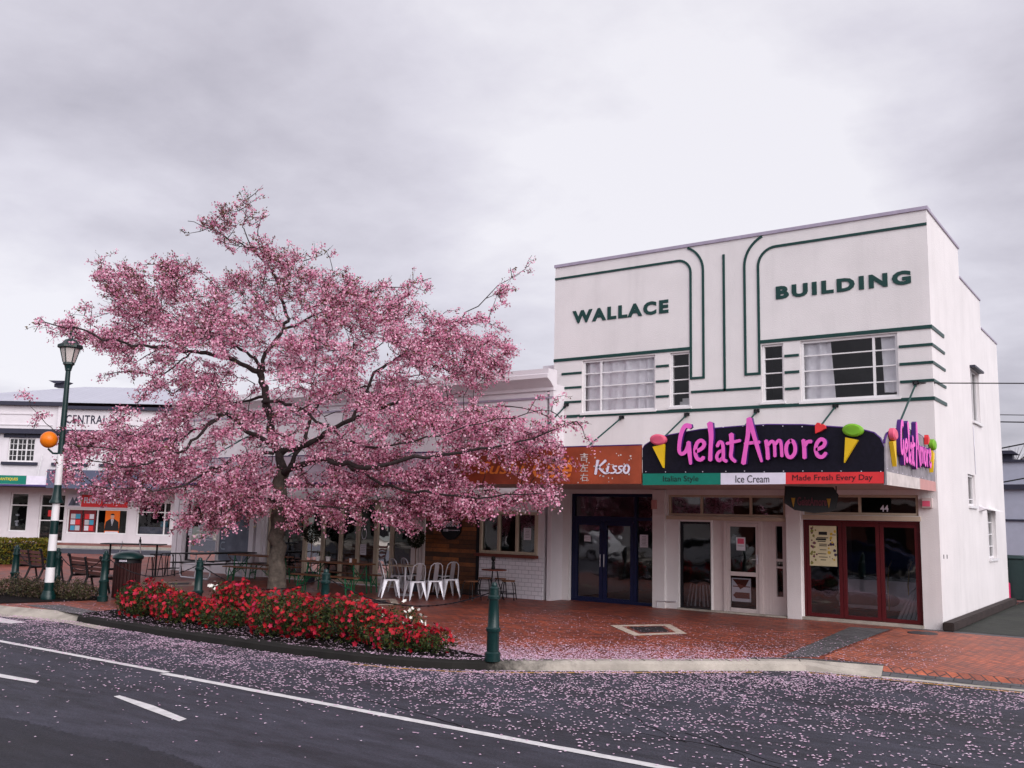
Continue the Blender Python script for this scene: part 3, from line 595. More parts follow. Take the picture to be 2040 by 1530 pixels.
# transom windows
def transom(r, vs, name):
    mb = MB(); bars(mb, fF, r[0]+.003, r[1]-.003, r[2]+.003, r[3]-.003, .03, .10, .05, vs, [], .03); o = mb.build(name, CREAM, wb, ro); pane(fF, r[0]+.02, r[1]-.02, r[2]+.02, r[3]-.02, .08, GLASSD, o, ro); return o
transom(T1, [fy(1396, 1000)[0], fy(1494, 1000)[0]], 'transom_window'); t2 = transom(T2, [fy(1711, 1000)[0]], 'transom_window')
a = fy(1752, 1019); ftext('44', lambda u, v, d: (u, .074-d, v), a[0], a[0]+.16, a[1], a[1]+.135, 'street_number', SWHITE, t2, ro, bold=.02, depth=.003)
# black window-door
mb = MB(); bars(mb, fF, KD[0]+.005, KD[1]-.005, .01, KD[3]-.005, .08, .15, .045, [], []); o = mb.build('shop_window', BLACKF, wb, ro); pane(fF, KD[0]+.03, KD[1]-.03, .03, KD[3]-.03, .12, GLASSD, o, ro)
# white entrance
mb = MB(); ux = [fy(x, 1120)[0] for x in (1439, 1445, 1509, 1516, 1542.6, 1556)]
mb.box(WDo[0], ux[0], .10, .2, 0, WDo[3]); mb.box(ux[0], ux[1]-.003, .07, .2, 0, WDo[3]); mb.box(ux[2]+.003, ux[3], .07, .2, 0, WDo[3]); mb.box(ux[1]-.003, ux[2]+.003, .07, .2, 1.985, WDo[3])
mb.box(ux[3], ux[4], .11, .2, 0, WDo[3]); mb.box(ux[5], WDo[1], .11, .2, 0, WDo[3]); mb.box(ux[4], ux[5], .11, .2, 0, .42); mb.box(ux[4], ux[5], .11, .2, 1.93, WDo[3])
zm1, zm2 = fy(1550, 1117)[1], fy(1550, 1130)[1]; mb.box(ux[4], ux[5], .12, .19, zm1-.02, zm1+.03); mb.box(ux[4], ux[5], .12, .19, zm2-.03, zm2+.01)
for k in range(1, 4): x = ux[3]+(ux[4]-ux[3])*k/4; mb.box(x-.008, x+.008, .104, .11, .03, 2.0)
ef = mb.build('entrance_surround', PINKW, wb, ro); pane(fF, ux[4], ux[5], .42, 1.93, .16, GLASSD, ef, ro)
zk = mid(fy(1477, 1144)[1], fy(1477, 1144)[1]); ua, ub = ux[1], ux[2]
mb = MB(); fr = .07; mb.box(ua, ua+fr, .09, .14, .012, 1.98); mb.box(ub-fr, ub, .09, .14, .012, 1.98); mb.box(ua+fr, ub-fr, .09, .14, 1.90, 1.98); mb.box(ua+fr, ub-fr, .09, .14, .012, .12); mb.box(ua+fr, ub-fr, .09, .14, zk-.045, zk+.045)
od = mb.build('door', PINKW, wb, ro, bevel=.004); pane(fF, ua+fr-.01, ub-fr+.01, .1, 1.92, .115, GLASSD, od, ro)
mbx = MB(); hz = fy(1503, 1115)[1]; mbx.box(ub-.055, ub-.015, .075, .089, hz-.1, hz+.1); mbx.tube([(ub-.035, .07, hz), (ub-.035, .04, hz), (ub-.14, .04, hz)], .011, 6); mbx.build('handle', STEELW, od, ro)
mbx = MB(); mbx.box(KD[0], WDo[1], -.10, .06, .004, .035); mbx.build('doorstep', CONC, wb, ro)
# oxblood folding shopfront
m1, m2 = fy(1677, 1130)[0], fy(1752, 1130)[0]; leafx = [RS[0]+.05, m1, m2, RS[1]-.05]
mb = MB(); mb.box(RS[0], RS[0]+.05, .05, .17, RS[2], RS[3]); mb.box(RS[1]-.05, RS[1], .05, .17, RS[2], RS[3]); mb.box(RS[0]+.05, RS[1]-.05, .05, .17, RS[3]-.05, RS[3]-.002); mb.build('shopfront_frame', REDF, wb, ro, bevel=.004)
for i in range(3):
    mb = MB(); bars(mb, fF, leafx[i]+.003, leafx[i+1]-.003, RS[2]+.01, RS[3]-.053, .07, .12, .075, [], []); o = mb.build('folding_door', REDF, wb, ro, bevel=.005)
    pane(fF, leafx[i]+.04, leafx[i+1]-.04, RS[2]+.05, RS[3]-.09, .10, GLASSD, o, ro)
mbx = MB(); mbx.box(RS[0]-.02, RS[1]+.01, -.07, .16, .004, .062); mbx.build('doorstep', CONC, wb, ro)
mbx = MB(); mbx.box(T2[0]-.02, RS[1]+.02, -.03, 0, 2.10, 2.19); mbx.box(T1[0]-.04, T1[1]+.02, -.025, 0, 2.03, 2.115); mbx.build('lintel_trim', CREAM, wb, ro)
# pier face between the shopfronts and shallow recess left of the entrance
for qa, qb in ((1570, 1598), (1303, 1327)): MB().box(fy(qa, 1130)[0], fy(qb, 1130)[0], -.09, 0, 0, 2.70).build('pier', WHITE, wb, ro)
mb = MB(); pp = [fy(x, y) for x, y in ((1314, 1212), (1314, 1197), (1348, 1198))]; mb.tube([(pp[0][0], -.12, .01), (pp[1][0], -.12, pp[1][1]), (pp[2][0], -.03, pp[2][1]), (pp[2][0], .0, pp[2][1])], .014, 6)
mb.build('waste_pipe', STEELW, wb, ro)
a = fy(1848, 992); mb = MB(); mb.box(a[0]-.10, a[0]+.10, -.10, 0, a[1]-.20, a[1]); ab = mb.build('alarm_box', PINKW, wb, ro, bevel=.01); MB().box(a[0]-.08, a[0]+.06, -.108, -.101, a[1]-.17, a[1]-.06).build('label_plate', SCOOPP, ab, ro)
a = fy(1308, 1004); MB().box(a[0]-.06, a[0]+.06, -.15, -.092, a[1]-.12, a[1]+.09).build('meter_box', FADEDR, wb, ro)

# verandah over the footpath, rods to the wall
CY, CZ0, CZ1 = -3.9, 2.69, 2.90
mb = MB(); mb.box(.34, 9.07, CY+.03, -.002, CZ0+.03, CZ1); mb.build('verandah_roof', SOFFIT, wb, ro)
for (wx, wy), (sx, sy) in (((1240, 832), (1168, 892)), ((1370, 826), (1328, 866)), ((1509, 819), (1487, 845)), ((1666, 809), (1640, 842)), ((1826, 763), (1790, 848)), ((1130, 807), (1085, 853))):
    a = np.array([*fy(wx, wy)]); A = np.array([a[0], -.03, a[1]])
    lo, hi = -3.8, -.05                                    # the rod's plane is square to the wall: follow the sight line to it
    q = on(sx, sy, 0, a[0]-.0); B = q if -3.6 < q[1] < -.2 else np.array([a[0], -1.6, a[1]-.75])
    d = (B-A)/abs(B[1]-A[1]); E_ = A+d*min(3.6, (A[2]-CZ1)/max(.15, -d[2]))
    mb = MB(); mb.tube([A, E_], .020, 8); rd = mb.build('support_rod', GREEN, wb, ro)
    mbx = MB(); mbx.box(A[0]-.07, A[0]+.05, -.05, 0, A[2]-.03, A[2]+.04); mbx.tube([(A[0], -.05, A[2]), tuple(A+d*.12)], .034, 8); mbx.build('bracket', BLACKM, rd, ro)

# ------------------------------------------------------------------ signs on the verandah
SY = -3.95
def z7(x, y): return 1250+x*0.31863, 780+y*0.31863         # coordinates of an enlarged look at the sign -> photo pixels
def s7(x, y): return np.array(PY(*z7(x, y), SY))
def stroke(mb, mapf, pts, wd, lift, depth, m=0, k=10):     # brush letter stroke: rounded ribbon with thickness
    P = np.array(pts, float)
    if len(P) > 2:                                         # smooth through the points
        Q = []
        for i in range(len(P)-1):
            p0 = P[max(i-1, 0)]; p1 = P[i]; p2 = P[i+1]; p3 = P[min(i+2, len(P)-1)]
            for t in np.linspace(0, 1, 5)[:-1]: Q.append(.5*((2*p1)+(-p0+p2)*t+(2*p0-5*p1+4*p2-p3)*t*t+(-p0+3*p1-3*p2+p3)*t**3))
        Q.append(P[-1]); P = np.array(Q)
    n = len(P); W_ = np.interp(np.linspace(0, 1, n), np.linspace(0, 1, len(wd)), wd) if hasattr(wd, '__len__') else np.full(n, wd)
    T = np.gradient(P, axis=0); T /= np.linalg.norm(T, axis=1)[:, None]+1e-9; Nn = np.stack([-T[:, 1], T[:, 0]], 1)
    a0 = [P[0]-T[0]*W_[0]/2*.6]; a1 = [P[-1]+T[-1]*W_[-1]/2*.6]
    L = P+Nn*W_[:, None]/2; Rr = P-Nn*W_[:, None]/2
    ring = [*L, a1[0], *Rr[::-1], a0[0]]
    nL = len(L)
    F = [(i, i+1, 2*nL-1-i, 2*nL-i) for i in range(nL-1)]
    F = [(i, i+1, nL+1+(nL-1-(i+1)), nL+1+(nL-1-i)) for i in range(nL-1)]+[(nL-1, nL, nL+1), (2*nL+1, 0, 2*nL)]
    top = [mapf(p[0], p[1], lift+depth) for p in ring]; bot = [mapf(p[0], p[1], lift) for p in ring]
    mb.raw(top, F, m); k_ = len(ring); mb.raw(top+bot, [(i, (i+1) % k_, k_+(i+1) % k_, k_+i) for i in range(k_)], m+1)
LET = [([(405,222),(374,216),(350,255),(337,320),(335,375),(352,392),(378,372),(394,330)], (30,26,24,22,20,20,22,26)), ([(393,318),(399,385),(406,455)], (24,24,16)),
 ([(440,378),(478,356),(492,328),(472,308),(446,325),(434,372),(445,418),(470,428),(488,412)], 21), ([(526,200),(535,280),(531,360),(529,432)], (34,26,22,24)),
 ([(572,345),(588,318),(606,330),(611,380),(612,424),(632,438)], 19), ([(608,368),(580,382),(568,412),(584,434),(610,408)], 18),
 ([(660,268),(662,350),(658,410),(686,440)], (28,22,20,18)), ([(630,328),(670,318),(716,308)], 17),
 ([(772,172),(764,270),(748,370),(736,452)], (32,24,24,28)), ([(772,172),(800,270),(826,360),(850,440)], (30,24,22,14)), ([(742,328),(790,322),(836,318)], 18),
 ([(876,308),(884,360),(888,424)], 22), ([(886,340),(910,314),(928,330),(932,408)], 18), ([(932,335),(956,308),(970,325),(976,408)], 18),
 ([(1030,308),(1008,330),(1002,370),(1012,405),(1034,412),(1056,385),(1058,345),(1046,316),(1030,308)], 21),
 ([(1108,305),(1114,350),(1116,418)], 23), ([(1116,345),(1134,318),(1160,314)], 20),
 ([(1190,366),(1232,346),(1244,316),(1220,300),(1194,325),(1186,368),(1200,404),(1228,410),(1250,386)], 21)]
BOARD = [(92,585),(92,362),(104,338),(160,300),(260,272),(450,238),(700,217),(870,207),(1100,208),(1350,225),(1480,242),(1540,258),(1580,292),(1603,345),(1606,574)]
def ellipse(cx, cy, a, b, n=20, t=0): return [(cx+a*math.cos(6.2832*i/n)*math.cos(t)-b*math.sin(6.2832*i/n)*math.sin(t), cy+a*math.cos(6.2832*i/n)*math.sin(t)+b*math.sin(6.2832*i/n)*math.cos(t)) for i in range(n)]
HEART = [(1182,264),(1180,215),(1192,196),(1208,198),(1214,210),(1228,205),(1242,214),(1244,232),(1212,252)]
def gelato_sign(mapf, name, label, off, boardm, strips, faces, wx=1.0):
    """mapf(x7, y7, lift) places a design point; the design is the same on both faces of the verandah."""
    t = thing(name, label, 'shop sign', off)
    o = lambda pts, l0, l1, nm, m: MB().prism([mapf(x, y, l0) for x, y in pts], np.array(mapf(*pts[0], l1))-np.array(mapf(*pts[0], l0)), 0).build(nm, m, t, off)
    bdm = MB().prism([mapf(x, y, 0) for x, y in BOARD], np.array(mapf(*BOARD[0], .045))-np.array(mapf(*BOARD[0], 0)), 0)
    mb = MB()
    for p, q in zip(BOARD[1:-1], BOARD[2:-1]): mb.tube([mapf(*p, .03), mapf(*q, .03)], .018, 5)
    mb.build('edge_trim', DPUR, t, off)
    for (xa, xb, m, txt, tm) in strips:
        f0 = lambda x: 585-(x-92)*(11/1514); h = 72
        st = o([(xa, f0(xa)), (xb, f0(xb)), (xb, f0(xb)-h), (xa, f0(xa)-h)], .046, .052, 'strip', m)
        if txt:
            wv = {'Italian Style': (222, 443), 'Ice Cream': (675, 886), 'Made Fresh Every Day': (1030, 1532)}[txt]
            y0 = f0(wv[0])-18; y1 = f0(wv[0])-52; sl = -11/1514
            ftext(txt, lambda u, v, d: mapf(u, -v+(u-wv[0])*sl, .053+d), wv[0], wv[1], -(y0+7), -(y1-5), 'lettering', tm, st, off, depth=.004)
    mb = MB()
    for k, (pts, wd) in enumerate(LET): stroke(mb, mapf, pts, tuple(np.atleast_1d(np.array(wd)*1.12*wx)) if hasattr(wd, '__len__') else wd*1.12*wx, .065, .072+.0022*(k % 5))
    l = mb.build('lettering', [PINKL, DPUR], t, off)
    for nm, cx, cy, a, b, sm, cone in (('ice_cream_cone', 200, 302, 50, 34, SCOOPP, [(165,347),(236,330),(231,478)]), ('ice_cream_cone', 1415, 243, 65, 40, SCOOPG, [(1368,288),(1446,304),(1360,446)])):
        c = o(cone, .05, .12, nm, CONEY)
        e1 = ellipse(cx, cy, a, b, 22, .05); e2 = ellipse(cx, cy, a*.78, b*.74, 22, .05); mb = MB(); mb.raw([mapf(*p, .06) for p in e1]+[mapf(*p, .13) for p in e1]+[mapf(*p, .155) for p in e2],
            [(i, (i+1) % 22, 22+(i+1) % 22, 22+i) for i in range(22)]+[(22+i, 22+(i+1) % 22, 44+(i+1) % 22, 44+i) for i in range(22)]+[tuple(range(44, 66))])
        mb.build('scoop', sm, c, off, smooth=True)
    o(HEART, .06, .13, 'heart', SRED)
    for i in range(13):
        x = 110+1480*i/12; y = 300-95*math.sin(3.1416*min(1, max(0, (x-92)/1510)))**.45+10
        for yy in (y, 500):
            p = np.array(mapf(x+rng.uniform(-12, 12), yy+rng.uniform(-4, 4), .047)); bdm.box(p[0]-.007, p[0]+.007, p[1]-.007, p[1]+.007, p[2]-.007, p[2]+.007, 1)
    bdm.build('sign_board', [boardm, SWHITE], t, off); return t
so = (6.6, SY, 2.7)
front = lambda x, y, l: (lambda p: (p[0], SY+.06-l, p[1]))(s7(x, y))
gelato_sign(front, 'gelato_sign', 'black arched board reading GelatAmore in big pink letters, over green, white and red strips', so, SIGNK,
            [(94, 582, SGREEN, 'Italian Style', INK), (582, 988, SWHITE, 'Ice Cream', INK), (988, 1602, SRED, 'Made Fresh Every Day', INK)], None)
XE = 9.075
pL = s7(92, 585); pR = s7(1604, 574); z0_ = mid(pL[1], pR[1])
def side(x, y, l):
    p = s7(x, y); s = (p[0]-pL[0])/(pR[0]-pL[0]); zc = p[1]
    return (XE-.02+l, -3.93+s*3.80, zc)
gelato_sign(side, 'return_sign', 'weathered end board facing the driveway with the same GelatAmore lettering', (XE, -2, 2.7), WEATH, [(94, 1000, FADED, None, None), (1000, 1602, FADEDR, None, None)], None, 1.25)

# orange cafe board
cq = [PY(x, y, SY) for x, y in ((905, 893), (1279, 892), (1279, 965), (905, 966))]; xa, xb = cq[0][0], cq[1][0]-.02; za_, zb_ = 2.69, mid(cq[0][1], cq[1][1])
co = ((xa+xb)/2, SY, za_); t = thing('cafe_sign', 'rust orange board reading Sushi Cafe and Kisso, beside the black sign', 'shop sign', co)
MB().box(xa, xb, SY, SY+.05, za_, zb_).build('sign_board', RUST, t, co); MB().box(xa, xb, SY-.006, SY+.056, zb_, zb_+.02).build('edge_trim', DPUR, t, co)
fm = lambda u, v, d: (u, SY-.001-d, v)
def zc(x, y): p = PY(940+x*.17647, 860+y*.17647, SY); return np.array(p)
p = zc(690, 490); q = zc(1140, 320); ftext('Café', fm, p[0], q[0], p[1]-.06, q[1]+.05, 'lettering', ORNG, t, co, bold=.012, shear=.28, depth=.006)
p = zc(80, 480); q = zc(610, 360); ftext('Sushi', fm, p[0], q[0], p[1], q[1]+.05, 'lettering', ORNG, t, co, bold=.012, shear=.28, depth=.006)
for ch_, y0, y1 in (('吉', 330, 240), ('左', 450, 358), ('右', 560, 470)):
    p = zc(1222, y0); q = zc(1312, y1); ftext(ch_, fm, p[0], q[0], p[1], q[1], 'characters', FADED, t, co, depth=.005)
KIS = [([(1425,325),(1412,400),(1400,480)], (34,28,30)), ([(1515,325),(1450,385),(1425,405)], (30,22,20)), ([(1430,395),(1470,440),(1510,470),(1560,462)], (24,24,22,12)), ([(1545,390),(1535,430),(1530,465)], 24), ([(1548,362),(1552,368)], 22),
 ([(1640,390),(1600,395),(1608,420),(1632,440),(1600,466),(1570,466)], 18), ([(1705,390),(1665,395),(1670,420),(1695,440),(1665,466),(1630,466)], 18), ([(1755,372),(1725,400),(1718,440),(1740,468),(1768,450),(1778,405),(1755,372)], 22)]
mb = MB(); mk_ = lambda x, y, l: (lambda p: (p[0], SY-.002-l, p[1]))(zc(x, y))
for pts, wd in KIS: stroke(mb, mk_, pts, wd, 0, .012)
mb.build('lettering', [SWHITE, DPUR], t, co)
mb = MB()
for i in range(46):
    p = zc(rng.uniform(1190, 1830), rng.normal(360, 60) if i < 32 else rng.uniform(240, 590)); s = rng.uniform(.006, .02)
    mb.prism([(p[0]+s*math.cos(a), SY-.001, p[1]+s*math.sin(a)*1.1) for a in np.linspace(0, 6.28, 7)[:-1]], (0, -.004, 0))
mb.build('painted_flower', FADED, t, co)

# dark hanging sign under the verandah
hx = 6.48
def hang(x, y): return PX(1400+x/4.08, 950+y/4.08, hx)
hp = [hang(*p) for p in ((742, 60), (1010, 60), (1030, 120), (1015, 235), (960, 262), (860, 255), (790, 225), (735, 180))]
hp = [(-3.0, 2.67), (-1.55, 2.67), (-1.42, 2.5), (-1.5, 2.27), (-1.72, 2.17), (-2.35, 2.17), (-2.8, 2.25), (-3.05, 2.40)]
ho = (hx, -2.2, 2.2); t = thing('hanging_sign', 'dark rounded sign hung under the verandah with ice cream cones and red lettering', 'hanging sign', ho)
# it hangs square to the wall, turned a little to the street
hd = np.array([.55, .83]); hc = np.array(PY(1618, 1000, -2.2)); hcx = hc[0]
hf = lambda u, v, d: (hcx+.80*u+d*.6, -2.2+.60*u-d*.8, v)
sh = [(-.52, 2.70), (.40, 2.70), (.50, 2.55), (.44, 2.30), (.34, 2.23), (.02, 2.20), (-.34, 2.25), (-.54, 2.38)]
MB().prism([hf(u, v, 0) for u, v in sh], np.array(hf(0, 0, .04))-np.array(hf(0, 0, 0))).build('sign_board', BLACKM, t, ho)
mb = MB()
for s in (-.38, .30): mb.prism([hf(s-.04, 2.48, .045), hf(s+.04, 2.48, .045), hf(s, 2.30, .045)], np.array(hf(0, 0, .01))-np.array(hf(0, 0, 0)))
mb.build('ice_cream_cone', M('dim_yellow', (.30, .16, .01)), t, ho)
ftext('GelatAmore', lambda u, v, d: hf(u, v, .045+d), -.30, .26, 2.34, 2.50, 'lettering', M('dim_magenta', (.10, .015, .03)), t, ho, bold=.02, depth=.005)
MB().tube([hf(.46, 2.55, .02), hf(.46, 2.75, .02)], .012, 6).build('hanger', BLACKM, t, ho)

# notices and posters stuck on the glass
def notice(px0, py0, px1, py1, y, label, mat=PAPER, lines=6, ink=INK, name='notice', cat='notice', dark=None):
    a = PY(px0, py0, y); b = PY(px1, py1, y); x0, x1, z0, z1 = a[0], b[0], b[1], a[1]; o3 = ((x0+x1)/2, y, z0)
    t = MB().box(x0, x1, y-.004, y, z0, z1).build(name, mat, None, o3); t.location = o3; tag(t, label, cat)
    mb = MB()
    for k in range(lines):
        z = z1-(z1-z0)*(.14+.76*k/max(1, lines)); wv = (x1-x0)*random.uniform(.25, .40); mb.box((x0+x1)/2-wv, (x0+x1)/2+wv, y-.006, y-.0045, z-(z1-z0)*.025, z)
    if lines: mb.build('print', ink, t, o3)
    return t, (x0, x1, z0, z1), o3
notice(1164, 1066, 1177, 1079, .13, 'small white notice high on the left blue door', lines=3)
notice(1275, 1065, 1291, 1091, .13, 'white paper notice on the pane right of the blue doors', lines=7)
t, r, o3 = notice(1467, 1070, 1485, 1097, .088, 'white flyer with a red picture on the white entrance door', lines=3)
MB().box(r[0]+.03, r[1]-.03, .080, .0835, mid(r[2], r[3]), r[3]-.03).build('picture', SCOOPP, t, o3)
t, r, o3 = notice(1612, 1047, 1668, 1129, .066, 'cream poster with dark flowers and yellow edges on the oxblood doors', mat=M('cream_poster', (.62, .56, .36)), lines=0, name='poster', cat='poster')
mb = MB()
for i in range(46):
    e_ = rng.random(); side_ = i % 2
    u = (r[0]+(r[1]-r[0])*(rng.uniform(.03, .26) if side_ else rng.uniform(.70, .97))); v = rng.uniform(r[2]+.03, r[3]-.03); s = rng.uniform(.012, .045)
    mb.prism([(u+s*math.cos(a)*rng.uniform(.6, 1), .0615-i*.00002, v+s*math.sin(a)*rng.uniform(.6, 1)) for a in np.linspace(0, 6.28, 8)[:-1]], (0, -.001, 0), i % 4)
mb.build('flower_print', [M('grape', (.05, .03, .07)), M('olive', (.20, .20, .05)), M('mustard', (.52, .36, .04)), M('plum', (.16, .06, .08))], t, o3)
mb = MB()
for z, a_, b_, h in ((.80, .35, .66, .045), (.70, .28, .70, .012), (.655, .24, .62, .025), (.61, .30, .6, .012), (.54, .36, .64, .012), (.50, .36, .64, .012), (.40, .38, .62, .01), (.30, .3, .62, .01), (.22, .34, .66, .01), (.15, .4, .6, .01)):
    mb.box(r[0]+(r[1]-r[0])*a_, r[0]+(r[1]-r[0])*b_, .0600, .0607, r[2]+(r[3]-r[2])*z-h*.5, r[2]+(r[3]-r[2])*z+h)
mb.build('print', INK, t, o3)
# arrow board behind the lower pane of the entrance door
a = PY(1457, 1150, .16); b = PY(1497, 1201, .16); o3 = ((a[0]+b[0])/2, .18, b[1])
t = MB().box(a[0], b[0], .16, .18, b[1], a[1]).build('arrow_sign', PAPER, None, o3, bevel=.03); t.location = o3; tag(t, 'white board with a brown arrow and chocolate ice cream behind the entrance door glass', 'sign board')
h_ = a[1]-b[1]; w_ = b[0]-a[0]; mb = MB()
P_ = lambda u, v: (a[0]+w_*u, .158, b[1]+h_*v)
mb.prism([P_(.08, .27), P_(.22, .40), P_(.92, .40), P_(.92, .15), P_(.22, .15)], (0, -.004, 0)); mb.prism([P_(.08, .62), P_(.95, .62), P_(.95, .66), P_(.08, .66)], (0, -.004, 0)); mb.prism([P_(.06, .94), P_(.9, .94), P_(.72, .66), P_(.45, .52), P_(.30, .70)], (0, -.0035, 0))
mb.build('arrow_print', M('chocolate', (.10, .02, .012)), t, o3)
# gelato cabinet, awning cloth and folded chairs behind the glass
t = thing('gelato_cabinet', 'steel gelato display cabinet with curved glass behind the oxblood doors', 'display cabinet', (7.6, .9, 0))
MB().box(6.9, 8.7, .75, 1.6, .25, .85).build('cabinet_body', STEEL, t, (7.6, .9, 0), bevel=.02); MB().box(6.85, 8.75, .70, 1.65, .10, .24).build('plinth', BLACKM, t, (7.6, .9, 0)); 
mb = MB(); mb.raw([(x, 1.45-.75*math.cos(a_), .86+.42*math.sin(a_)) for x in (6.92, 8.68) for a_ in np.linspace(0, 1.5, 9)], [(i, i+1, 10+i, 9+i) for i in range(8)]); mb.build('curved_glass', GLASS, t, (7.6, .9, 0))
mb = MB(); mb.prism([(7.05+.2*math.cos(a_)+(.9 if math.cos(a_) > 0 else 0), .742, .45+.13*math.sin(a_)) for a_ in np.linspace(0, 6.28, 17)[:-1]], (0, -.01, 0)); mb.build('oval_badge', M('steel_badge', (.09, .085, .09), .4), t, (7.6, .9, 0))
mb = MB()
for x in (7.95, 8.35): mb.tube([(x, .68, .25), (x, .62, .8), (x, .75, 1.12), (x, 1.0, 1.26)], .014, 6)
mb.build('brass_rail', M('brass', (.62, .45, .20), .3, .8), t, (7.6, .9, 0))
t = thing('striped_hose', 'bundle of ribbed silver hoses inside the right oxblood door', 'hose bundle', (8.65, .42, .06)); mb = MB()
for k in range(5): mb.tube([(8.18+.085*k, .42+.01*k, .06), (8.30+.08*k, .43, .35), (8.44+.055*k, .45, .62), (8.60+.012*k, .46, .78)], .036, 8)
mb.build('hose', STEELW, t, (8.65, .42, .06), smooth=True)
t = thing('stacked_stools', 'pale stool legs stacked inside the dark shop window', 'stools', (3.85, .5, 0)); mb = MB()
for k in range(9):
    x = KD[0]+.12+.05*k+rng.uniform(-.01, .01); mb.tube([(x+(k-4)*.022, .38+.04*(k % 3), .06), (x, .42+.04*(k % 3), .56)], .012, 5)
mb.build('leg', M('pale_legs', (.50, .47, .5)), t, (3.85, .5, 0)); MB().box(KD[0]+.1, KD[0]+.56, .40, .62, .56, .62).build('seat', DARKIN, t, (3.85, .5, 0))

# ------------------------------------------------------------------ cafe building to the left
YC = -0.5
cf = lambda x, y=1090: PY(x, y, YC)
X_ = lambda px, py=1090: PY(px, py, YC)[0]
bo = (-7.0, YC, 0)
cb = thing('cafe_building', 'low white cafe building with a moulded cornice behind the blossom tree', 'building', bo)
fC = lambda u, d, z: (u, YC+d, z)
XL, XR = X_(346, 1120), .34
G1 = (X_(367), X_(429), .32, 2.45); G2 = (X_(430), X_(497), .36, 2.45); GD = (X_(528), X_(824), .03, 2.40)
TW = (X_(958, 1060), X_(1072, 1060), 1.07, 2.13)
mb = MB(); wall(mb, fC, (XL, X_(1084)), (0, 5.35), [G1, G2, GD, TW], .22)
mb.build('front_wall', WHITE2, cb, bo)
mb = MB(); mb.box(X_(1084)+.0, X_(1084)+.1, YC+.25, .0, 0, 5.35); mb.box(X_(1084)+.1, XR, YC-.02, -.002, 0, 5.35); mb.build('pilaster', WHITE2, cb, bo)
mb = MB(); mb.box(XL, XL+.2, YC+.22, 9, 0, 5.35); mb.box(XL+.2, -.05, 8.8, 9, 0, 5.35); mb.box(XL+.2, -.05, YC+.22, 8.8, 5.0, 5.1); mb.build('rear_wall', WHITE2, cb, bo)
prof = [(0, 5.18), (-.05, 5.18), (-.05, 5.26), (-.10, 5.30), (-.22, 5.40), (-.34, 5.46), (-.34, 5.56), (-.30, 5.58), (-.30, 5.70), (.10, 5.70), (.10, 5.18)]
mb = MB(); mb.prism([(XL-.2, YC+y, z+.0) for y, z in prof], (XR-XL+.22, 0, 0)); mb.build('cornice', WHITE2, cb, bo)
mb = MB(); mb.box(XL, -.30, .15, .4, 5.35, 5.88); mb.box(-.62, .0, .42, .62, 5.35, 6.0); mb.box(-.30, .0, .62, .8, 5.35, 6.14); mb.build('parapet', WHITE2, cb, bo)
mb = MB(); mb.box(XL, XR+.01, YC-.03, YC-.001, 4.98, 5.03); mb.build('string_course', CAPM, cb, bo)
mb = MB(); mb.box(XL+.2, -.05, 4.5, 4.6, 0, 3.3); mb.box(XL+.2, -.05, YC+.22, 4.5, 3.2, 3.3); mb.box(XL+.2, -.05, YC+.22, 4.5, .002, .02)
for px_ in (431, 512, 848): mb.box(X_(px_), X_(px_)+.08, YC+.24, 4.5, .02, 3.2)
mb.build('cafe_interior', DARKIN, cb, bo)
# tiled wall, timber wall, servery window
xt0 = X_(956, 1150); mb = MB(); mb.box(xt0, X_(1084), YC-.05, YC-.001, 0, 1.0); mb.build('tiled_wall', TILE, cb, (-7.0, YC, 0))
mb = MB(); mb.box(X_(850), X_(954.5), YC-.06, YC-.001, 0, 2.55); tw = mb.build('plank_wall', PLANK, cb, bo); MB().box(X_(952), X_(957), YC-.075, YC-.062, 0, 2.55).build('corner_board', BLACKM, tw, bo)
mb = MB(); bars(mb, fC, TW[0], TW[1], TW[2], TW[3], -.055, .06, .07, [X_(995, 1060), X_(1031, 1060)], [], .03); o = mb.build('servery_window', CREAM, cb, bo, bevel=.004)
pane(fC, TW[0]+.05, TW[1]-.05, TW[2]+.05, TW[3]-.05, .01, GLASSD, o, bo); MB().box(TW[0]-.05, TW[1]+.06, YC-.22, YC-.056, TW[2]-.075, TW[2]-.003).build('sill', M('red_brown_sill', (.14, .035, .025)), o, bo)
# folding glass doors
stl = [X_(p) for p in (530, 603, 639, 675, 709, 745, 777, 822)]
for i in range(7):
    lo_ = GD[2] if i in (4, 5, 3) else GD[2]
    mb = MB(); bars(mb, fC, stl[i]+.003, stl[i+1]-.003, GD[2], GD[3]-.002, .05, .12, .065, [], [], .03); o = mb.build('folding_door', CREAM, cb, bo, bevel=.004)
    pane(fC, stl[i]+.03, stl[i+1]-.03, GD[2]+.04, GD[3]-.05, .09, GLASSD, o, bo)
p0 = cf(722, 1056); mb = MB()
for k in range(24):
    a0, a1 = 6.2832*k/24, 6.2832*(k+1)/24
    mb.tube([(p0[0]+.09*math.cos(a0), YC+.078, p0[1]-.1+.16*math.sin(a0)), (p0[0]+.09*math.cos(a1), YC+.078, p0[1]-.1+.16*math.sin(a1))], .008, 4)
mb.build('door_emblem', SWHITE, cb, bo)
mb = MB(); bars(mb, fC, G1[0], G1[1], G1[2], G1[3], .05, .12, .05, [], [], .03); o = mb.build('dark_window', BLACKF, cb, bo); pane(fC, G1[0]+.03, G1[1]-.03, G1[2]+.03, G1[3]-.03, .09, GLASSD, o, bo)
for z, tx in ((1.38, 'WHO CAN'), (1.10, "CAN'T BE")): ftext(tx, lambda u, v, d: (u, YC+.084-d, v), G1[0]+.55, G1[1]-.25, z, z+.13, 'window_lettering', SWHITE, o, bo, bold=.02, depth=.002)
mb = MB()
for z in (1.60, 1.32, 1.03): mb.box(G1[0]+.5, G1[1]-.2, YC+.080, YC+.084, z, z+.015)
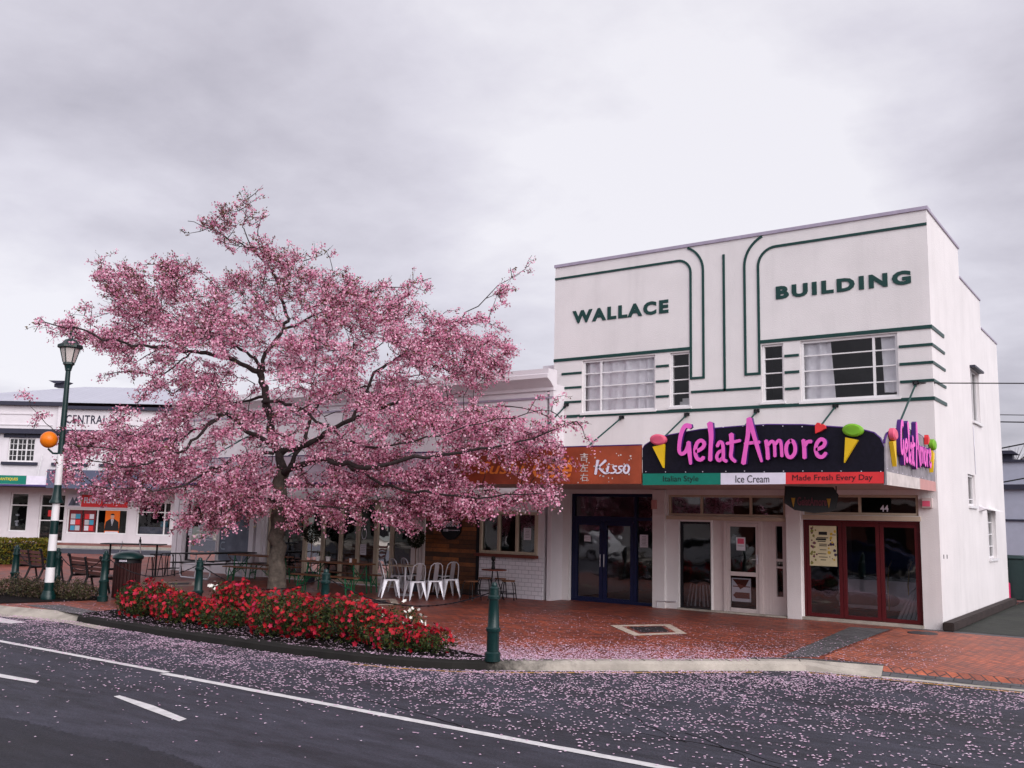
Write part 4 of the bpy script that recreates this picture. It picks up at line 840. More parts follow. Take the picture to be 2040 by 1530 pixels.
mb.build('window_rule', SWHITE, o, bo)
mb = MB(); bars(mb, fC, G2[0], G2[1], G2[2], G2[3], .05, .12, .05, [], [], .03); o = mb.build('frosted_window', TRIMW, cb, bo)
MB().box(G2[0]+.05, G2[1]-.05, YC+.085, YC+.095, G2[2]+.05, G2[3]-.05).build('frosted_pane', M('grey_frosted_pane', (.13, .155, .20), .25, var=.3, scale=2.5, streak=.3), o, bo)
ftext('UR', lambda u, v, d: (G2[0]+.12+(v-.75)*.55, YC+.084-d, .75+(u)*1.0), 0, .55, .75, 1.15, 'window_lettering', M('pale_blue_letters', (.22, .28, .34)), o, bo, depth=.002)
for px_ in (346.5, 357, 499, 514): MB().box(X_(px_), X_(px_+9), YC-.10, YC-.001, 0, 2.6).build('column', WHITE2, cb, bo)
for qa, qb, qd in ((823, 836, .09), (838, 843, .07), (845, 849.6, .09)): MB().box(X_(qa), X_(qb), YC-qd, YC-.001, 0, 2.6).build('column', PINKW, cb, bo)
# verandah of the cafe
XV = -10.5
mb = MB(); mb.prism([(XV, CY+.03, CZ0+.03), (.32, CY+.03, CZ0+.03), (.32, YC-.36, CZ0+.03), (-14.9, YC-.36, CZ0+.03)], (0, 0, .17)); mb.build('verandah_roof', SOFFIT, cb, bo)
mb = MB(); mb.box(.32, XV, CY-.03, CY+.029, CZ0, 3.40); mb.build('verandah_fascia', SWHITE, cb, bo)
mb = MB(); mb.box(.32, XV, CY-.035, CY-.031, CZ0+.0, CZ0+.05); mb.box(.32, XV, CY-.04, CY+.04, 3.401, 3.425); mb.build('fascia_trim', M('violet_blue_trim', (.05, .035, .16)), cb, bo)
ftext('BAN OF CO', lambda u, v, d: (u, CY-.031-d, v), PY(385, 950, CY)[0], PY(480, 950, CY)[0], 2.85, 3.05, 'fascia_lettering', DKBLUE, cb, bo, depth=.003) if False else None
for px_ in (545, 700, 830): x = PY(px_, 880, 0)[0]; MB().tube([(x, YC-.02, 4.6), (x, -3.5, 2.95)], .02, 7).build('support_rod', GREEN, cb, bo)
# round plaque on the planks
p = cf(902, 1048); po = (p[0], YC-.08, p[1])
rP = .36; t = thing('round_plaque', 'black round cafe sign with white lettering and a fork on the plank wall', 'sign', po)
MB().prism([(p[0]+rP*math.cos(a), YC-.062, p[1]+rP*math.sin(a)) for a in np.linspace(0, 6.2832, 41)[:-1]], (0, -.03, 0)).build('disc', BLACKM, t, po)
ftext('paddock', lambda u, v, d: (u, YC-.093-d, v), p[0]-.31, p[0]+.31, p[1]-.06, p[1]+.13, 'lettering', SWHITE, t, po, bold=.012, depth=.004)
mb = MB(); mb.box(p[0]-.08, p[0]+.31, YC-.098, YC-.093, p[1]-.115, p[1]-.10)
for k in range(4): mb.box(p[0]-.24, p[0]-.13, YC-.098, YC-.093, p[1]-.14+.017*k, p[1]-.132+.017*k)
mb.box(p[0]-.13, p[0]-.08, YC-.098, YC-.093, p[1]-.14, p[1]-.078); mb.build('fork', SWHITE, t, po)
# notices on the cafe glass
notice(1044, 1052, 1058, 1076, YC+.0, 'white paper notice in the servery window', lines=6)
notice(718, 1084, 729, 1106, YC+.082, 'white paper notice on the cafe folding door', lines=5)
notice(374, 1046, 382, 1067, YC+.082, 'small pale notice on the dark cafe window', lines=4)
# cafe interior glimpses: counter, warm timber front, bottles
t = thing('cafe_counter', 'timber fronted counter seen dimly through the cafe doors', 'counter', (-6, 1.6, 0)); MB().box(-8.6, -4.6, 1.3, 1.9, .02, 1.0).build('front', WOOD, t, (-6, 1.6, 0)); MB().box(-8.7, -4.5, 1.2, 2.0, 1.0, 1.05).build('top', M('counter_top', (.3, .26, .25)), t, (-6, 1.6, 0))
def topiary(px, py, r, label):
    q = PY(px, py, YC-.42); oo = (q[0], YC-.42, q[1]-r); t = thing('topiary_ball', label, 'topiary', oo); n = 1500
    d = rng.normal(size=(n, 3)); d /= np.linalg.norm(d, axis=1)[:, None]; c = np.array([q[0], YC-.42, q[1]])+d*r*rng.uniform(.72, 1.02, (n, 1))*np.array([1, 1, 1.1])
    leafquads('foliage', c, .045, .03, TOPLEAF, t, oo); MB().tube([(q[0], YC-.42, q[1]), (q[0], YC-.42, q[1]-1.0 if q[1] < 3 else 0)], .012, 6).build('stem', WOOD, t, oo)
    MB().lathe([(.13, 0), (.17, .30), (.15, .30), (.12, .05)], (q[0], YC-.42, 0), 14).build('pot', DKBLUE, t, oo, smooth=True)
    MB().tube([(q[0], YC-.42, .25), (q[0], YC-.42, q[1]-.6)], .015, 6).build('stem', WOOD, t, oo)
def leafquads(name, c, L, Wd, mat, parent, off, dirs=None, jit=.5):
    n = len(c); a = rng.normal(size=(n, 3)) if dirs is None else dirs+rng.normal(size=(n, 3))*jit; a /= np.linalg.norm(a, axis=1)[:, None]
    b = np.cross(a, rng.normal(size=(n, 3))); b /= np.linalg.norm(b, axis=1)[:, None]; s = rng.uniform(.65, 1.35, (n, 1))
    V = np.stack([c-a*L*s*.5, c+b*Wd*s*.5, c+a*L*s*.5, c-b*Wd*s*.5], 1).reshape(-1, 3); F = np.arange(4*n).reshape(n, 4)
    return npmesh(name, V, F, mat, parent, off)
topiary(622, 1063, .26, 'dark topiary ball on a stem by the folding doors, behind the trunk side'); topiary(829, 1072, .24, 'dark topiary ball beside the pale column next to the planks')

# ------------------------------------------------------------------ far two-storey building across the side street
frz = math.atan2(.564, .826)
def FT(px, py, t=0.0):
    d = ray(px, py); P0 = np.array([FP[0]+FN[0]*t, FP[1]+FN[1]*t, 0]); n = np.array([FN[0], FN[1], 0]); P = CAM+d*(((P0-CAM)@n)/(d@n))
    return (P[:2]-P0[:2])@FD, P[2]
fb = thing('corner_shop_building', 'white two-storey corner shops with dark ledge and grey hipped roof at the far left', 'building', (FP[0], FP[1], 0), frz)
fL = lambda u, d, z: (u, d, z)
ups = [(-5.6, -4.05), (-2.85, -1.3), (-.06, 1.49), (2.85, 4.4), (5.6, 7.15), (8.35, 9.9)]
gw = [(.36, 1.41, .56, 2.76), (2.08, 3.55, .02, 2.72), (3.70, 7.16, .53, 1.93), (7.70, 9.65, .51, 2.40), (-3.2, -.6, .5, 2.4)]
mb = MB(); wall(mb, fL, (-12, 13), (0, 7.75), [(a, b, 4.53, 5.88) for a, b in ups]+gw, .3); mb.build('front_wall', WHITE2, fb)
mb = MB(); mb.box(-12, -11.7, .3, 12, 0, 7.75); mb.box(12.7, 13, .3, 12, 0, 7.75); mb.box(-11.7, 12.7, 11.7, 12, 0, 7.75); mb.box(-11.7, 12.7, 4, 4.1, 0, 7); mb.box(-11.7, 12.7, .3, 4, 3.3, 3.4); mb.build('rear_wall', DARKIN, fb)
mb = MB(); e0, e1 = (-12.2, -.25), (13.2, 12.2); rz_ = 9.7
v = [(e0[0], e0[1], 7.96), (e1[0], e0[1], 7.96), (e1[0], e1[1], 7.96), (e0[0], e1[1], 7.96), (1.2, 6, rz_), (8.6, 6, rz_)]
v[0] = (-6.0, -.25, 7.96); v[3] = (-6.0, 12.2, 7.96)
mb.raw(v, [(0, 1, 5, 4), (1, 2, 5), (2, 3, 4, 5), (3, 0, 4)]); rf = mb.build('roof', brickmat('ribbed_roof_iron', (.44, .44, .50), (.42, .42, .48), (.33, .33, .39), .38, 40, .012, .5, var=.08, bump=.4), fb)
mb = MB(); a = FT(90, 774, 5); b = FT(122, 780, 5); mb.box(a[0]+.25, b[0]-.25, 5.6, 6.2, rz_-.1, rz_+.12); mb.prism([(a[0], 5.3, rz_+.28), (b[0], 5.3, rz_+.28), (b[0]-.3, 5.3, rz_+.12), (a[0]+.35, 5.3, rz_+.12)], (0, 1.2, 0)); mb.build('roof_vent', DKBLUE, rf)
mb = MB(); mb.box(-12.1, 3.1, -.30, -.001, 7.76, 7.98); mb.box(3.1, 13.1, -.26, -.001, 7.60, 7.78); mb.box(-12.1, 13.1, -.35, -.001, 6.12, 6.40); mb.build('ledge', DKBLUE, fb)
MB().box(2.72, 3.2, -.12, -.001, 6.41, 7.74).build('pilaster', WHITE2, fb); MB().box(9.9, 10.3, -.12, -.001, 6.41, 7.59).build('pilaster', WHITE2, fb); mb = MB(); mb.box(-11.5, 2.4, -.05, -.001, 7.25, 7.33); mb.box(-11.5, 2.4, -.05, -.001, 6.62, 6.68); mb.build('moulding', WHITE2, fb)
for a, b in ups:
    mb = MB(); bars(mb, fL, a+.004, b-.004, 4.534, 5.876, .06, .14, .06, [a+(b-a)/3, a+2*(b-a)/3], [5.20], .06)
    for k in range(3):
        u0 = a+(b-a)*k/3; mb.box(u0+(b-a)/6-.014, u0+(b-a)/6+.014, .09, .13, 4.6, 5.82)
    for z in (4.87, 5.54): mb.box(a+.07, b-.07, .085, .128, z-.014, z+.014)
    o = mb.build('window', TRIMW, fb); pane(fL, a+.03, b-.03, 4.56, 5.85, .12, GLASS, o, (0, 0, 0)); MB().box(a-.26, b+.26, -.14, -.001, 4.33, 4.50).build('sill', DKBLUE, o); mbx = MB(); mbx.box(a-.28, b+.28, -.06, -.001, 5.90, 6.10); mbx.box((a+b)/2-.2, (a+b)/2+.2, -.09, -.061, 5.90, 6.118); mbx.build('lintel', DKBLUE, o)
a = FT(131, 828, -.02); b = FT(200, 833, -.02); ftext('CENTRAL', lambda u, v, d: (u, -.002-d, v), a[0]+.02, a[0]+2.42, 6.78, 7.28, 'wall_lettering', DKBLUE, fb, bold=.012, depth=.02, space=1.12)
a = FT(218, 835, -.02); ftext('CO', lambda u, v, d: (u, -.002-d, v), a[0], a[0]+.72, 6.74, 7.22, 'wall_lettering', DKBLUE, fb, bold=.012, depth=.02, space=1.12)
tt = -2.2
MB().box(-12, 13, tt+.05, -.003, 3.05, 3.16).build('verandah_roof', DKBLUE, fb)
s1, s2, s3 = FT(52, 955, tt)[0], FT(93, 955, tt)[0], FT(335, 970, tt)[0]
zt_, zb_ = FT(20, 947, tt)[1], FT(20, 966, tt)[1]
MB().box(s1+.01, s2, tt, tt+.049, zb_, zt_).build('verandah_fascia', SWHITE, fb)
MB().box(-12, FT(-60, 950, tt)[0], tt, tt+.049, zb_, zt_).build('verandah_fascia', SWHITE, fb)
z1_, z0_ = FT(97, 935, tt)[1], FT(97, 972, tt)[1]; MB().box(s2+.01, 13, tt-.05, tt+.049, z0_, z1_).build('verandah_fascia', M('slate_grey_fascia', (.085, .095, .15), .6), fb)
MB().box(-12, s2, tt-.03, tt-.001, zb_-.05, zb_+.04).build('fascia_trim', M('violet_trim', (.06, .04, .15)), fb)
def fw(px, py): p = FP+FD*px+FN*py; return p
o3 = fb.matrix_basis if False else None
def fthing(name, label, cat, s, t, z):
    p = FP+FD*s+FN*t; return thing(name, label, cat, (p[0], p[1], z), frz), (s, t, z)
sA = FT(-60, 950, tt)[0]
t, oo = fthing('antiques_sign', 'green fascia sign with yellow Antiques lettering at the far left', 'shop sign', (sA+s1)/2, tt, zb_)
MB().box(sA+.01, s1, tt-.02, tt+.03, zb_+.05, zt_).build('sign_board', SGREEN, t, oo)
u1 = FT(36, 956, tt)[0]; ftext('ANTIQUES', lambda u, v, d: (u, tt-.021-d, v), u1-1.0, u1, zb_+.22, zb_+.40, 'lettering', M('yellow_letters', (.62, .50, .04)), t, oo, bold=.02, depth=.01)
# shop windows of the far building
def fwin(r, vs, hs, name='shop_window'):
    mb = MB(); bars(mb, fL, r[0]+.004, r[1]-.004, r[2]+.004, r[3]-.004, .08, .16, .07, vs, hs, .06); o = mb.build(name, TRIMW, fb); pane(fL, r[0]+.03, r[1]-.03, r[2]+.03, r[3]-.03, .13, GLASSD, o, (0, 0, 0)); return o
o = fwin(gw[0], [], [2.05]); mb = MB()
for i in range(16): x, z = (.55 if i % 2 else 1.22)+rng.uniform(-.06, .06), rng.uniform(.7, 1.85); mb.box(x-.05, x+.05, .5, .6, z, z+rng.uniform(.04, .12))
mb.build('displayed_goods', PAPER, o)
o = fwin(gw[1], [], [2.05, 1.22], 'door'); MB().box(2.55, 2.85, .10, .11, 1.45, 1.8).build('door_poster', SRED, o)
o = fwin(gw[2], [FT(192, 1040)[0]], [])
o2 = fwin(gw[3], [FT(326, 1040)[0]], [1.81]); MB().box(7.75, 9.6, .40, .42, .6, .98).build('window_ledge', M('dusky_blue', (.16, .17, .24)), o2); MB().box(8.95, 9.35, .38, .40, 1.0, 1.3).build('picture', M('sea_blue', (.10, .30, .40)), o2)
fwin(gw[4], [-1.9], [1.8])
t, oo = fthing('travel_shop_sign', 'red fascia sign with white Flight Centre lettering and a mountain panel', 'shop sign', 5.4, -.06, 2.05)
za_, zb2 = 2.04, 2.72; xm = FT(163, 1000)[0]
MB().box(3.72, xm, -.08, -.003, za_, zb2).build('mountain_panel', SWHITE, t, oo); MB().box(xm+.005, 7.14, -.08, -.003, za_, zb2).build('sign_board', SRED, t, oo)
mb = MB()
for (a_, b_, c_) in ((.05, .35, .62), (.3, .62, .95)): 
    x0, xm_, x1 = 3.72+(xm-3.72)*a_, 3.72+(xm-3.72)*b_, 3.72+(xm-3.72)*c_; mb.prism([(x0, -.082, za_+.05), (x1, -.082, za_+.05), (xm_, -.082, zb2-.12)], (0, -.004, 0))
mb.build('mountain_print', M('slate_print', (.12, .13, .18)), t, oo)
ftext('FLIGHT CENTRE', lambda u, v, d: (u, -.081-d, v), FT(165, 995)[0]+.12, 6.95, 2.24, 2.58, 'lettering', SWHITE, t, oo, bold=.03, depth=.02)
def fposter(s0, s1, z0, z1, label, cols, name='poster'):
    t, oo = fthing(name, label, 'poster', (s0+s1)/2, .125, z0); MB().box(s0, s1, .118, .126, z0, z1).build('sheet', cols[0], t, oo); return t, oo
sm = FT(163, 1040)[0]
for k, (a, b) in enumerate(((3.80, sm-.06), (sm+.02, FT(190, 1040)[0]-.06))):
    t, oo = fposter(a, b, .62, 1.86, ('left' if k == 0 else 'right')+' dark red poster of fare cards in the travel shop window', [M('maroon', (.16, .012, .018))]); mb = MB()
    for r_ in range(3):
        for c_ in range(2):
            x0 = a+.08+(b-a-.16)*c_/2; z0 = .70+r_*.33; mb.box(x0, x0+(b-a-.2)/2, .112, .117, z0, z0+.27, (r_+c_*2+k) % 4)
    mb.build('fare_card', [M('cyan_card', (.05, .28, .42)), PAPER, M('grey_card', (.45, .45, .48)), SRED], t, oo)
a, b = FT(207, 1040)[0], FT(236, 1040)[0]
t, oo = fposter(a, b, .56, 1.90, 'orange poster of a man in dark suit and tie in the travel shop window', [M('poster_orange', (.72, .14, .01))])
mid_ = (a+b)/2; w_ = b-a; mb = MB(); mb.prism([(mid_-w_*.5, .116, .72), (mid_+w_*.5, .116, .72), (mid_+w_*.44, .116, 1.22), (mid_+w_*.16, .116, 1.38), (mid_-w_*.16, .116, 1.38), (mid_-w_*.44, .116, 1.22)], (0, -.002, 0), 0)
mb.prism([(mid_-w_*.10, .1135, 1.36), (mid_+w_*.10, .1135, 1.36), (mid_+.01, .1135, 1.0), (mid_-.01, .1135, 1.0)], (0, -.002, 0), 1)
mb.prism([(mid_+w_*.13*math.cos(q), .1135, 1.52+.15*math.sin(q)) for q in np.linspace(0, 6.28, 15)[:-1]], (0, -.002, 0), 2); mb.prism([(mid_-.025, .111, 1.33), (mid_+.025, .111, 1.33), (mid_+.01, .111, 1.02), (mid_-.01, .111, 1.02)], (0, -.002, 0), 0)
mb.prism([(mid_+w_*.14*math.cos(q), .1115, 1.60+.09*math.sin(q)) for q in np.linspace(0, 3.14, 9)], (0, -.002, 0), 0)
mb.box(a+.05, b-.05, .113, .1175, .60, .68, 1); mb.build('portrait_print', [INK, PAPER, M('portrait_skin', (.52, .30, .22))], t, oo)
a = FT(85, 905, -.3); b = FT(75, 948, -.3); MB().tube([(a[0], -.3, a[1]), (b[0], -.3, b[1])], .03, 6).build('white_pipe', TRIMW, fb)

# ------------------------------------------------------------------ behind the driveway at the right
ro2 = (12, 14, 0); rb = thing('rear_building', 'plain blue grey building behind the driveway at the right edge', 'building', ro2)
MB().box(6, 34, 14, 24, 0, 4.12).build('wall', BLUEG, rb, ro2)
mb = MB(); mb.box(5.9, 34, 13.86, 13.998, 3.24, 3.40); mb.box(5.9, 34, 13.95, 13.998, 2.23, 2.29); mb.box(5.9, 34, 13.92, 24, 4.121, 4.20); mb.build('ledge', DKBLUE, rb, ro2)
a = PY(2007, 910, 16); mb = MB(); mb.box(a[0]-.18, a[0]+.18, 15.8, 16.2, 4.2, 4.5); mb.prism([(a[0]-.35, 15.6, 4.5), (a[0]+.35, 15.6, 4.5), (a[0]+.2, 15.6, 4.62), (a[0]-.2, 15.6, 4.62)], (0, .8, 0)); mb.build('roof_vent', DKBLUE, rb, ro2)
def wheelie(x, y, mat, label, s=1.0):
    oo = (x, y, 0); t = thing('wheelie_bin', label, 'rubbish bin', oo)
    mb = MB(); b0 = [(-.24, -.26), (.24, -.26), (.24, .26), (-.24, .26)]; mb.raw([(x+p*.82*s, y+q*.82*s, .08) for p, q in b0]+[(x+p*s, y+q*s, .98*s) for p, q in b0], [(3, 2, 1, 0), (4, 5, 6, 7), (0, 1, 5, 4), (1, 2, 6, 5), (2, 3, 7, 6), (3, 0, 4, 7)]); mb.build('body', mat, t, oo, bevel=.03)
    mb = MB(); mb.raw([(x+p*1.1*s, y+q*1.1*s, .985*s) for p, q in b0]+[(x+p*.8*s, y+q*.8*s, 1.06*s) for p, q in b0], [(3, 2, 1, 0), (4, 5, 6, 7), (0, 1, 5, 4), (1, 2, 6, 5), (2, 3, 7, 6), (3, 0, 4, 7)]); mb.build('lid', mat, t, oo, bevel=.02)
    for q in (-.24, .24): MB().tube([(x+q*.9-.03, y+.24, .1), (x+q*.9+.03, y+.24, .1)], .1, 14).build('wheel', BLACKM, t, oo)
wheelie(9.22, 9.05, M('bin_dark_green', (.018, .035, .035), .5), 'dark green wheelie bin behind the white side wall', 1.2)
wheelie(8.80, 9.75, M('bin_blue', (.02, .03, .16), .5), 'blue wheelie bin half hidden by the white wall corner', 1.1)
q = PZ(2009.5, 1192); oo = (9.0, 8.8, 0); t = MB().box(8.80, 9.135, 8.62, 8.72, .004, .55).build('crate', M('hot_pink_plastic', (.62, .02, .13), .4), None, oo, bevel=.02); t.location = oo; tag(t, 'bright pink plastic crate by the white wall corner', 'crate')
# wires
def wire(a, b, sag, label, r=.012):
    a, b = np.array(a), np.array(b); b = a+(b-a)*4.0; pts = [a+(b-a)*s-np.array([0, 0, sag*4*s*(1-s)]) for s in np.linspace(0, 1, 14)]
    o = MB().tube(pts, r, 5).build('cable', BLACKM, None, tuple(a)); o.location = tuple(a); tag(o, label, 'cable')
wire(on(1827, 763, 1, -.06), on(2400, 765, 1, 2.0), .0, 'black cable running from the verandah rod bracket to the right', .012)
for (a, b, l, r) in (((1962, 826), (2300, 830), 'upper thin cable behind the white building', .012), ((1962, 840), (2300, 845), 'lower thin cable close under another behind the white building', .018), ((1975, 897), (2300, 832), 'cable rising to the right above the blue grey building', .02), ((1985, 963), (2300, 905), 'cable crossing in front of the blue grey building', .02)):
    wire(on(*a, 1, 8.7), on(*b, 1, 12), .0, l, r)

# ------------------------------------------------------------------ street furniture
def bollard0():
    t = thing('bollard', 'b', 'bollard', (0, 0, 0), 0, 'dark green bollards along the kerb')
    MB().lathe([(.125, 0), (.125, .11), (.105, .125), (.098, .13), (.098, .40), (.104, .42)], n=22).build('base', GREEN2, t, smooth=True)
    MB().lathe([(.112, .40), (.118, .42), (.118, .445), (.100, .46), (.094, .47), (.078, .83), (.082, .84), (.096, .855), (.096, .885), (.082, .90), (.077, .905), (.074, .985), (.080, .99), (.080, 1.0), (.060, 1.02), (.045, 1.025)], n=22).build('shaft', GREEN2, t, smooth=True)
    MB().lathe([(.045, 1.0), (.05, 1.03), (.048, 1.055), (.03, 1.08), (.001, 1.088)], n=18).build('finial', GREEN2, t, smooth=True)
    return t
BP = [PZ(985, 1160, 1.08), PZ(650, 1134, 1.08), PZ(399, 1111, 1.08), PZ(212, 1097, 1.08), PZ(117, 1092, 1.08), PZ(35, 1086, 1.08)]
BL = ['nearest green bollard standing on the pale kerb right of the azaleas', 'green bollard behind the red azaleas right of the cherry trunk', 'green bollard rising behind the azaleas left of the cherry trunk',
      'green bollard between the bench end and the litter bin', 'green bollard in front of the right bench, just right of the striped lamp post', 'green bollard in front of the left bench']
bl0 = bollard0(); bl0.scale = (.88, .88, 1)
for i, (p, l) in enumerate(zip(BP, BL)):
    if i == 0: bl0.location = (p[0], p[1], 0); bl0['label'] = l
    else: dup(bl0, (p[0], p[1], 0), 0, l)
CL = ['chain hanging from the nearest bollard to the one behind the azaleas', 'chain behind the azaleas between two bollards in front of the tree', 'chain from the azalea bed to the bollard by the litter bin', 'chain across the back of the right bench', 'chain between the two bollards at the left bench']
for i in range(5):
    a = np.array([*BP[i], .93]); b = np.array([*BP[i+1], .93]); mb = MB(); n = 40; sag = .30
    d = b-a; d /= np.linalg.norm(d); a = a+d*.08; b = b-d*.08
    P = [a+(b-a)*s-np.array([0, 0, sag*4*s*(1-s)]) for s in np.linspace(0, 1, n)]
    for k in range(n-1):
        p, q = P[k], P[k+1]; c = (p+q)/2; mb.tube([p-(c-p)*.15, c, q], [.008, .014 if k % 2 else .010, .008], 5)
    o = mb.build('chain', BLACKM, None, tuple(a)); o.location = tuple(a); tag(o, CL[i], 'chain', 'chains between the bollards')

# striped lamp post with beacon globe
lx, ly = PZ(95, 1195); t = thing('lamp_post', 'tall green and white striped post with a street lantern and an orange beacon globe', 'lamp post', (lx, ly, 0))
MB().lathe([(.15, 0), (.15, .10), (.130, .13), (.122, .17), (.110, .20)], n=20).build('base', GREEN2, t, smooth=True)
def zat(y): return on_z(y)
def lz(px, py):
    d = ray(px, py); n = np.array([FW[0], FW[1], 0]); P = CAM+d*(((np.array([lx, ly, 0])-CAM)@n)/(d@n)); return P[2]
ZB = [.20, lz(96, 1160), lz(98, 1130), lz(101, 1097), lz(104, 1064), lz(106, 1037), lz(109, 1003)]
rad = lambda z: .101-.011*z
for k in range(6): MB().lathe([(rad(ZB[k]), ZB[k]), (rad(ZB[k+1]), ZB[k+1]-.002)], n=20).build('band', (GREEN2, TRIMW)[k % 2], t, smooth=True)
zc0 = ZB[6]; MB().lathe([(.09, zc0), (.145, zc0+.01), (.145, zc0+.05), (.11, zc0+.10), (.085, zc0+.26), (.078, lz(111, 966))], n=20).build('collar', GREEN2, t, smooth=True)
zb_ = lz(112, 968); MB().lathe([(.074, zb_), (.068, lz(116, 905))], n=16).build('band', TRIMW, t, smooth=True)
L0, L1 = lz(137, 722), lz(140, 693); MB().lathe([(.068, lz(116, 905)), (.052, L0-.20), (.068, L0-.18), (.068, L0-.14)], n=16).build('pole', GREEN2, t, smooth=True)
MB().lathe([(.068, L0-.16), (.09, L0-.07), (.12, L0-.05), (.12, L0)], n=6).build('lantern_base', GREEN2, t)
mb = MB(); mb.lathe([(.118, L0), (.205, L1)], n=6); lg = mb.build('lantern_glass', LAMPG, t)
mb = MB()
for k in range(6): a = 6.2832*k/6; mb.tube([(.12*math.cos(a), .12*math.sin(a), L0), (.208*math.cos(a), .208*math.sin(a), L1)], .013, 5)
mb.build('lantern_frame', GREEN2, t); MB().lathe([(.24, L1-.02), (.265, L1), (.26, L1+.06), (.18, L1+.10), (.12, L1+.18), (.05, L1+.21), (.03, L1+.30), (.04, L1+.34), (.02, L1+.40), (.002, L1+.42)], n=6).build('lantern_roof', GREEN2, t)
gz = lz(97, 876); gv = -np.array([RT[0], RT[1], 0])*.29; mb = MB(); rg = .185
mb.lathe([(max(.002, rg*math.cos(q)), gz+rg*math.sin(q)) for q in np.linspace(-1.56, 1.56, 17)], (gv[0], gv[1], 0), 24); mb.build('beacon_globe', ORANGE, t, smooth=True)
MB().tube([(0, 0, gz-.30), (gv[0]*.6, gv[1]*.6, gz-.30), (gv[0], gv[1], gz-.2)], .022, 7).build('beacon_bracket', GREEN2, t)

# litter bin
bx, by = PZ(249, 1194); t = thing('litter_bin', 'round dark slatted litter bin with green domed lid beside the bollard', 'litter bin', (bx, by, 0))
mb = MB(); mb.lathe([(.255, .03), (.255, .80)], n=24)
for k in range(24): a = 6.2832*k/24; mb.box(.26*math.cos(a)-.02, .26*math.cos(a)+.02, .26*math.sin(a)-.02, .26*math.sin(a)+.02, .04, .80)
mb.build('body', DARKW, t); MB().lathe([(.275, .80), (.275, .90)], n=24).build('band', BLACKM, t, smooth=True)
MB().lathe([(.31, .88), (.335, .91), (.325, .95), (.25, 1.01), (.14, 1.045), (.002, 1.055)], n=28).build('lid', GREEN2, t, smooth=True)
mb = MB()
for k in range(4):
    q = np.array([FW[0], FW[1]]); q = -q/np.linalg.norm(q); a = math.atan2(q[1], q[0])+(-.25+.16*k); mb.box(.278*math.cos(a)-.012, .278*math.cos(a)+.012, .278*math.sin(a)-.012, .278*math.sin(a)+.012, .835, .875)
mb.build('label_mark', SWHITE, t)

# park benches: local x along the bench, +y the way a sitter looks
def bench():
    t = thing('park_bench', 'b', 'bench', (0, 0, 0), 0, 'park benches facing the plaza'); Lh = .86
    for k, (z, y) in enumerate(((.50, -.02), (.60, -.045), (.70, -.07), (.80, -.095))): MB().box(-Lh, Lh, y-.012, y+.012, z-.036, z+.036).build('back_slat', BENCHW, t, bevel=.006)
    for k in range(4): MB().box(-Lh, Lh, .04+.105*k, .125+.105*k, .425, .45).build('seat_slat', BENCHW, t, bevel=.006)
    for x in (-Lh+.03, 0, Lh-.03):
        mb = MB()
        mb.tube([(x, -.20, .0), (x, -.10, .22), (x, -.03, .42), (x, -.075, .66), (x, -.125, .86)], [.026, .028, .032, .032, .03], 8)
        if x: mb.tube([(x, -.125, .86), (x, -.15, .875), (x, -.165, .85)], [.045, .05, .03], 8); mb.tube([(x, -.09, .66), (x, .10, .615), (x, .38, .63), (x, .44, .60), (x, .43, .56)], .026, 8)
        mb.tube([(x, -.03, .40), (x, .2, .40), (x, .43, .40)], .026, 8); mb.tube([(x, .43, .62 if x else .42), (x, .43, .40), (x, .47, .2), (x, .52, 0)], .026, 8)
        mb.build('iron_frame', BLACKM, t, smooth=True)
    return t
b2r, b2l = np.array(PZ(190, 1190)), np.array(PZ(103, 1176)); bd = (b2l-b2r)/np.linalg.norm(b2l-b2r)
rzb = math.atan2(bd[1], bd[0])+math.pi
b = bench(); nb = np.array([-math.sin(rzb), math.cos(rzb)])
c = b2r+bd*.84+nb*.20; b.location = (c[0], c[1], 0); b.rotation_euler = (0, 0, rzb); b['label'] = 'slatted park bench between the striped lamp post and the litter bin'
b1r = np.array(PZ(77, 1166)); c = b1r+bd*1.05+nb*.20; dup(b, (c[0], c[1], 0), rzb, 'slatted park bench left of the striped lamp post')

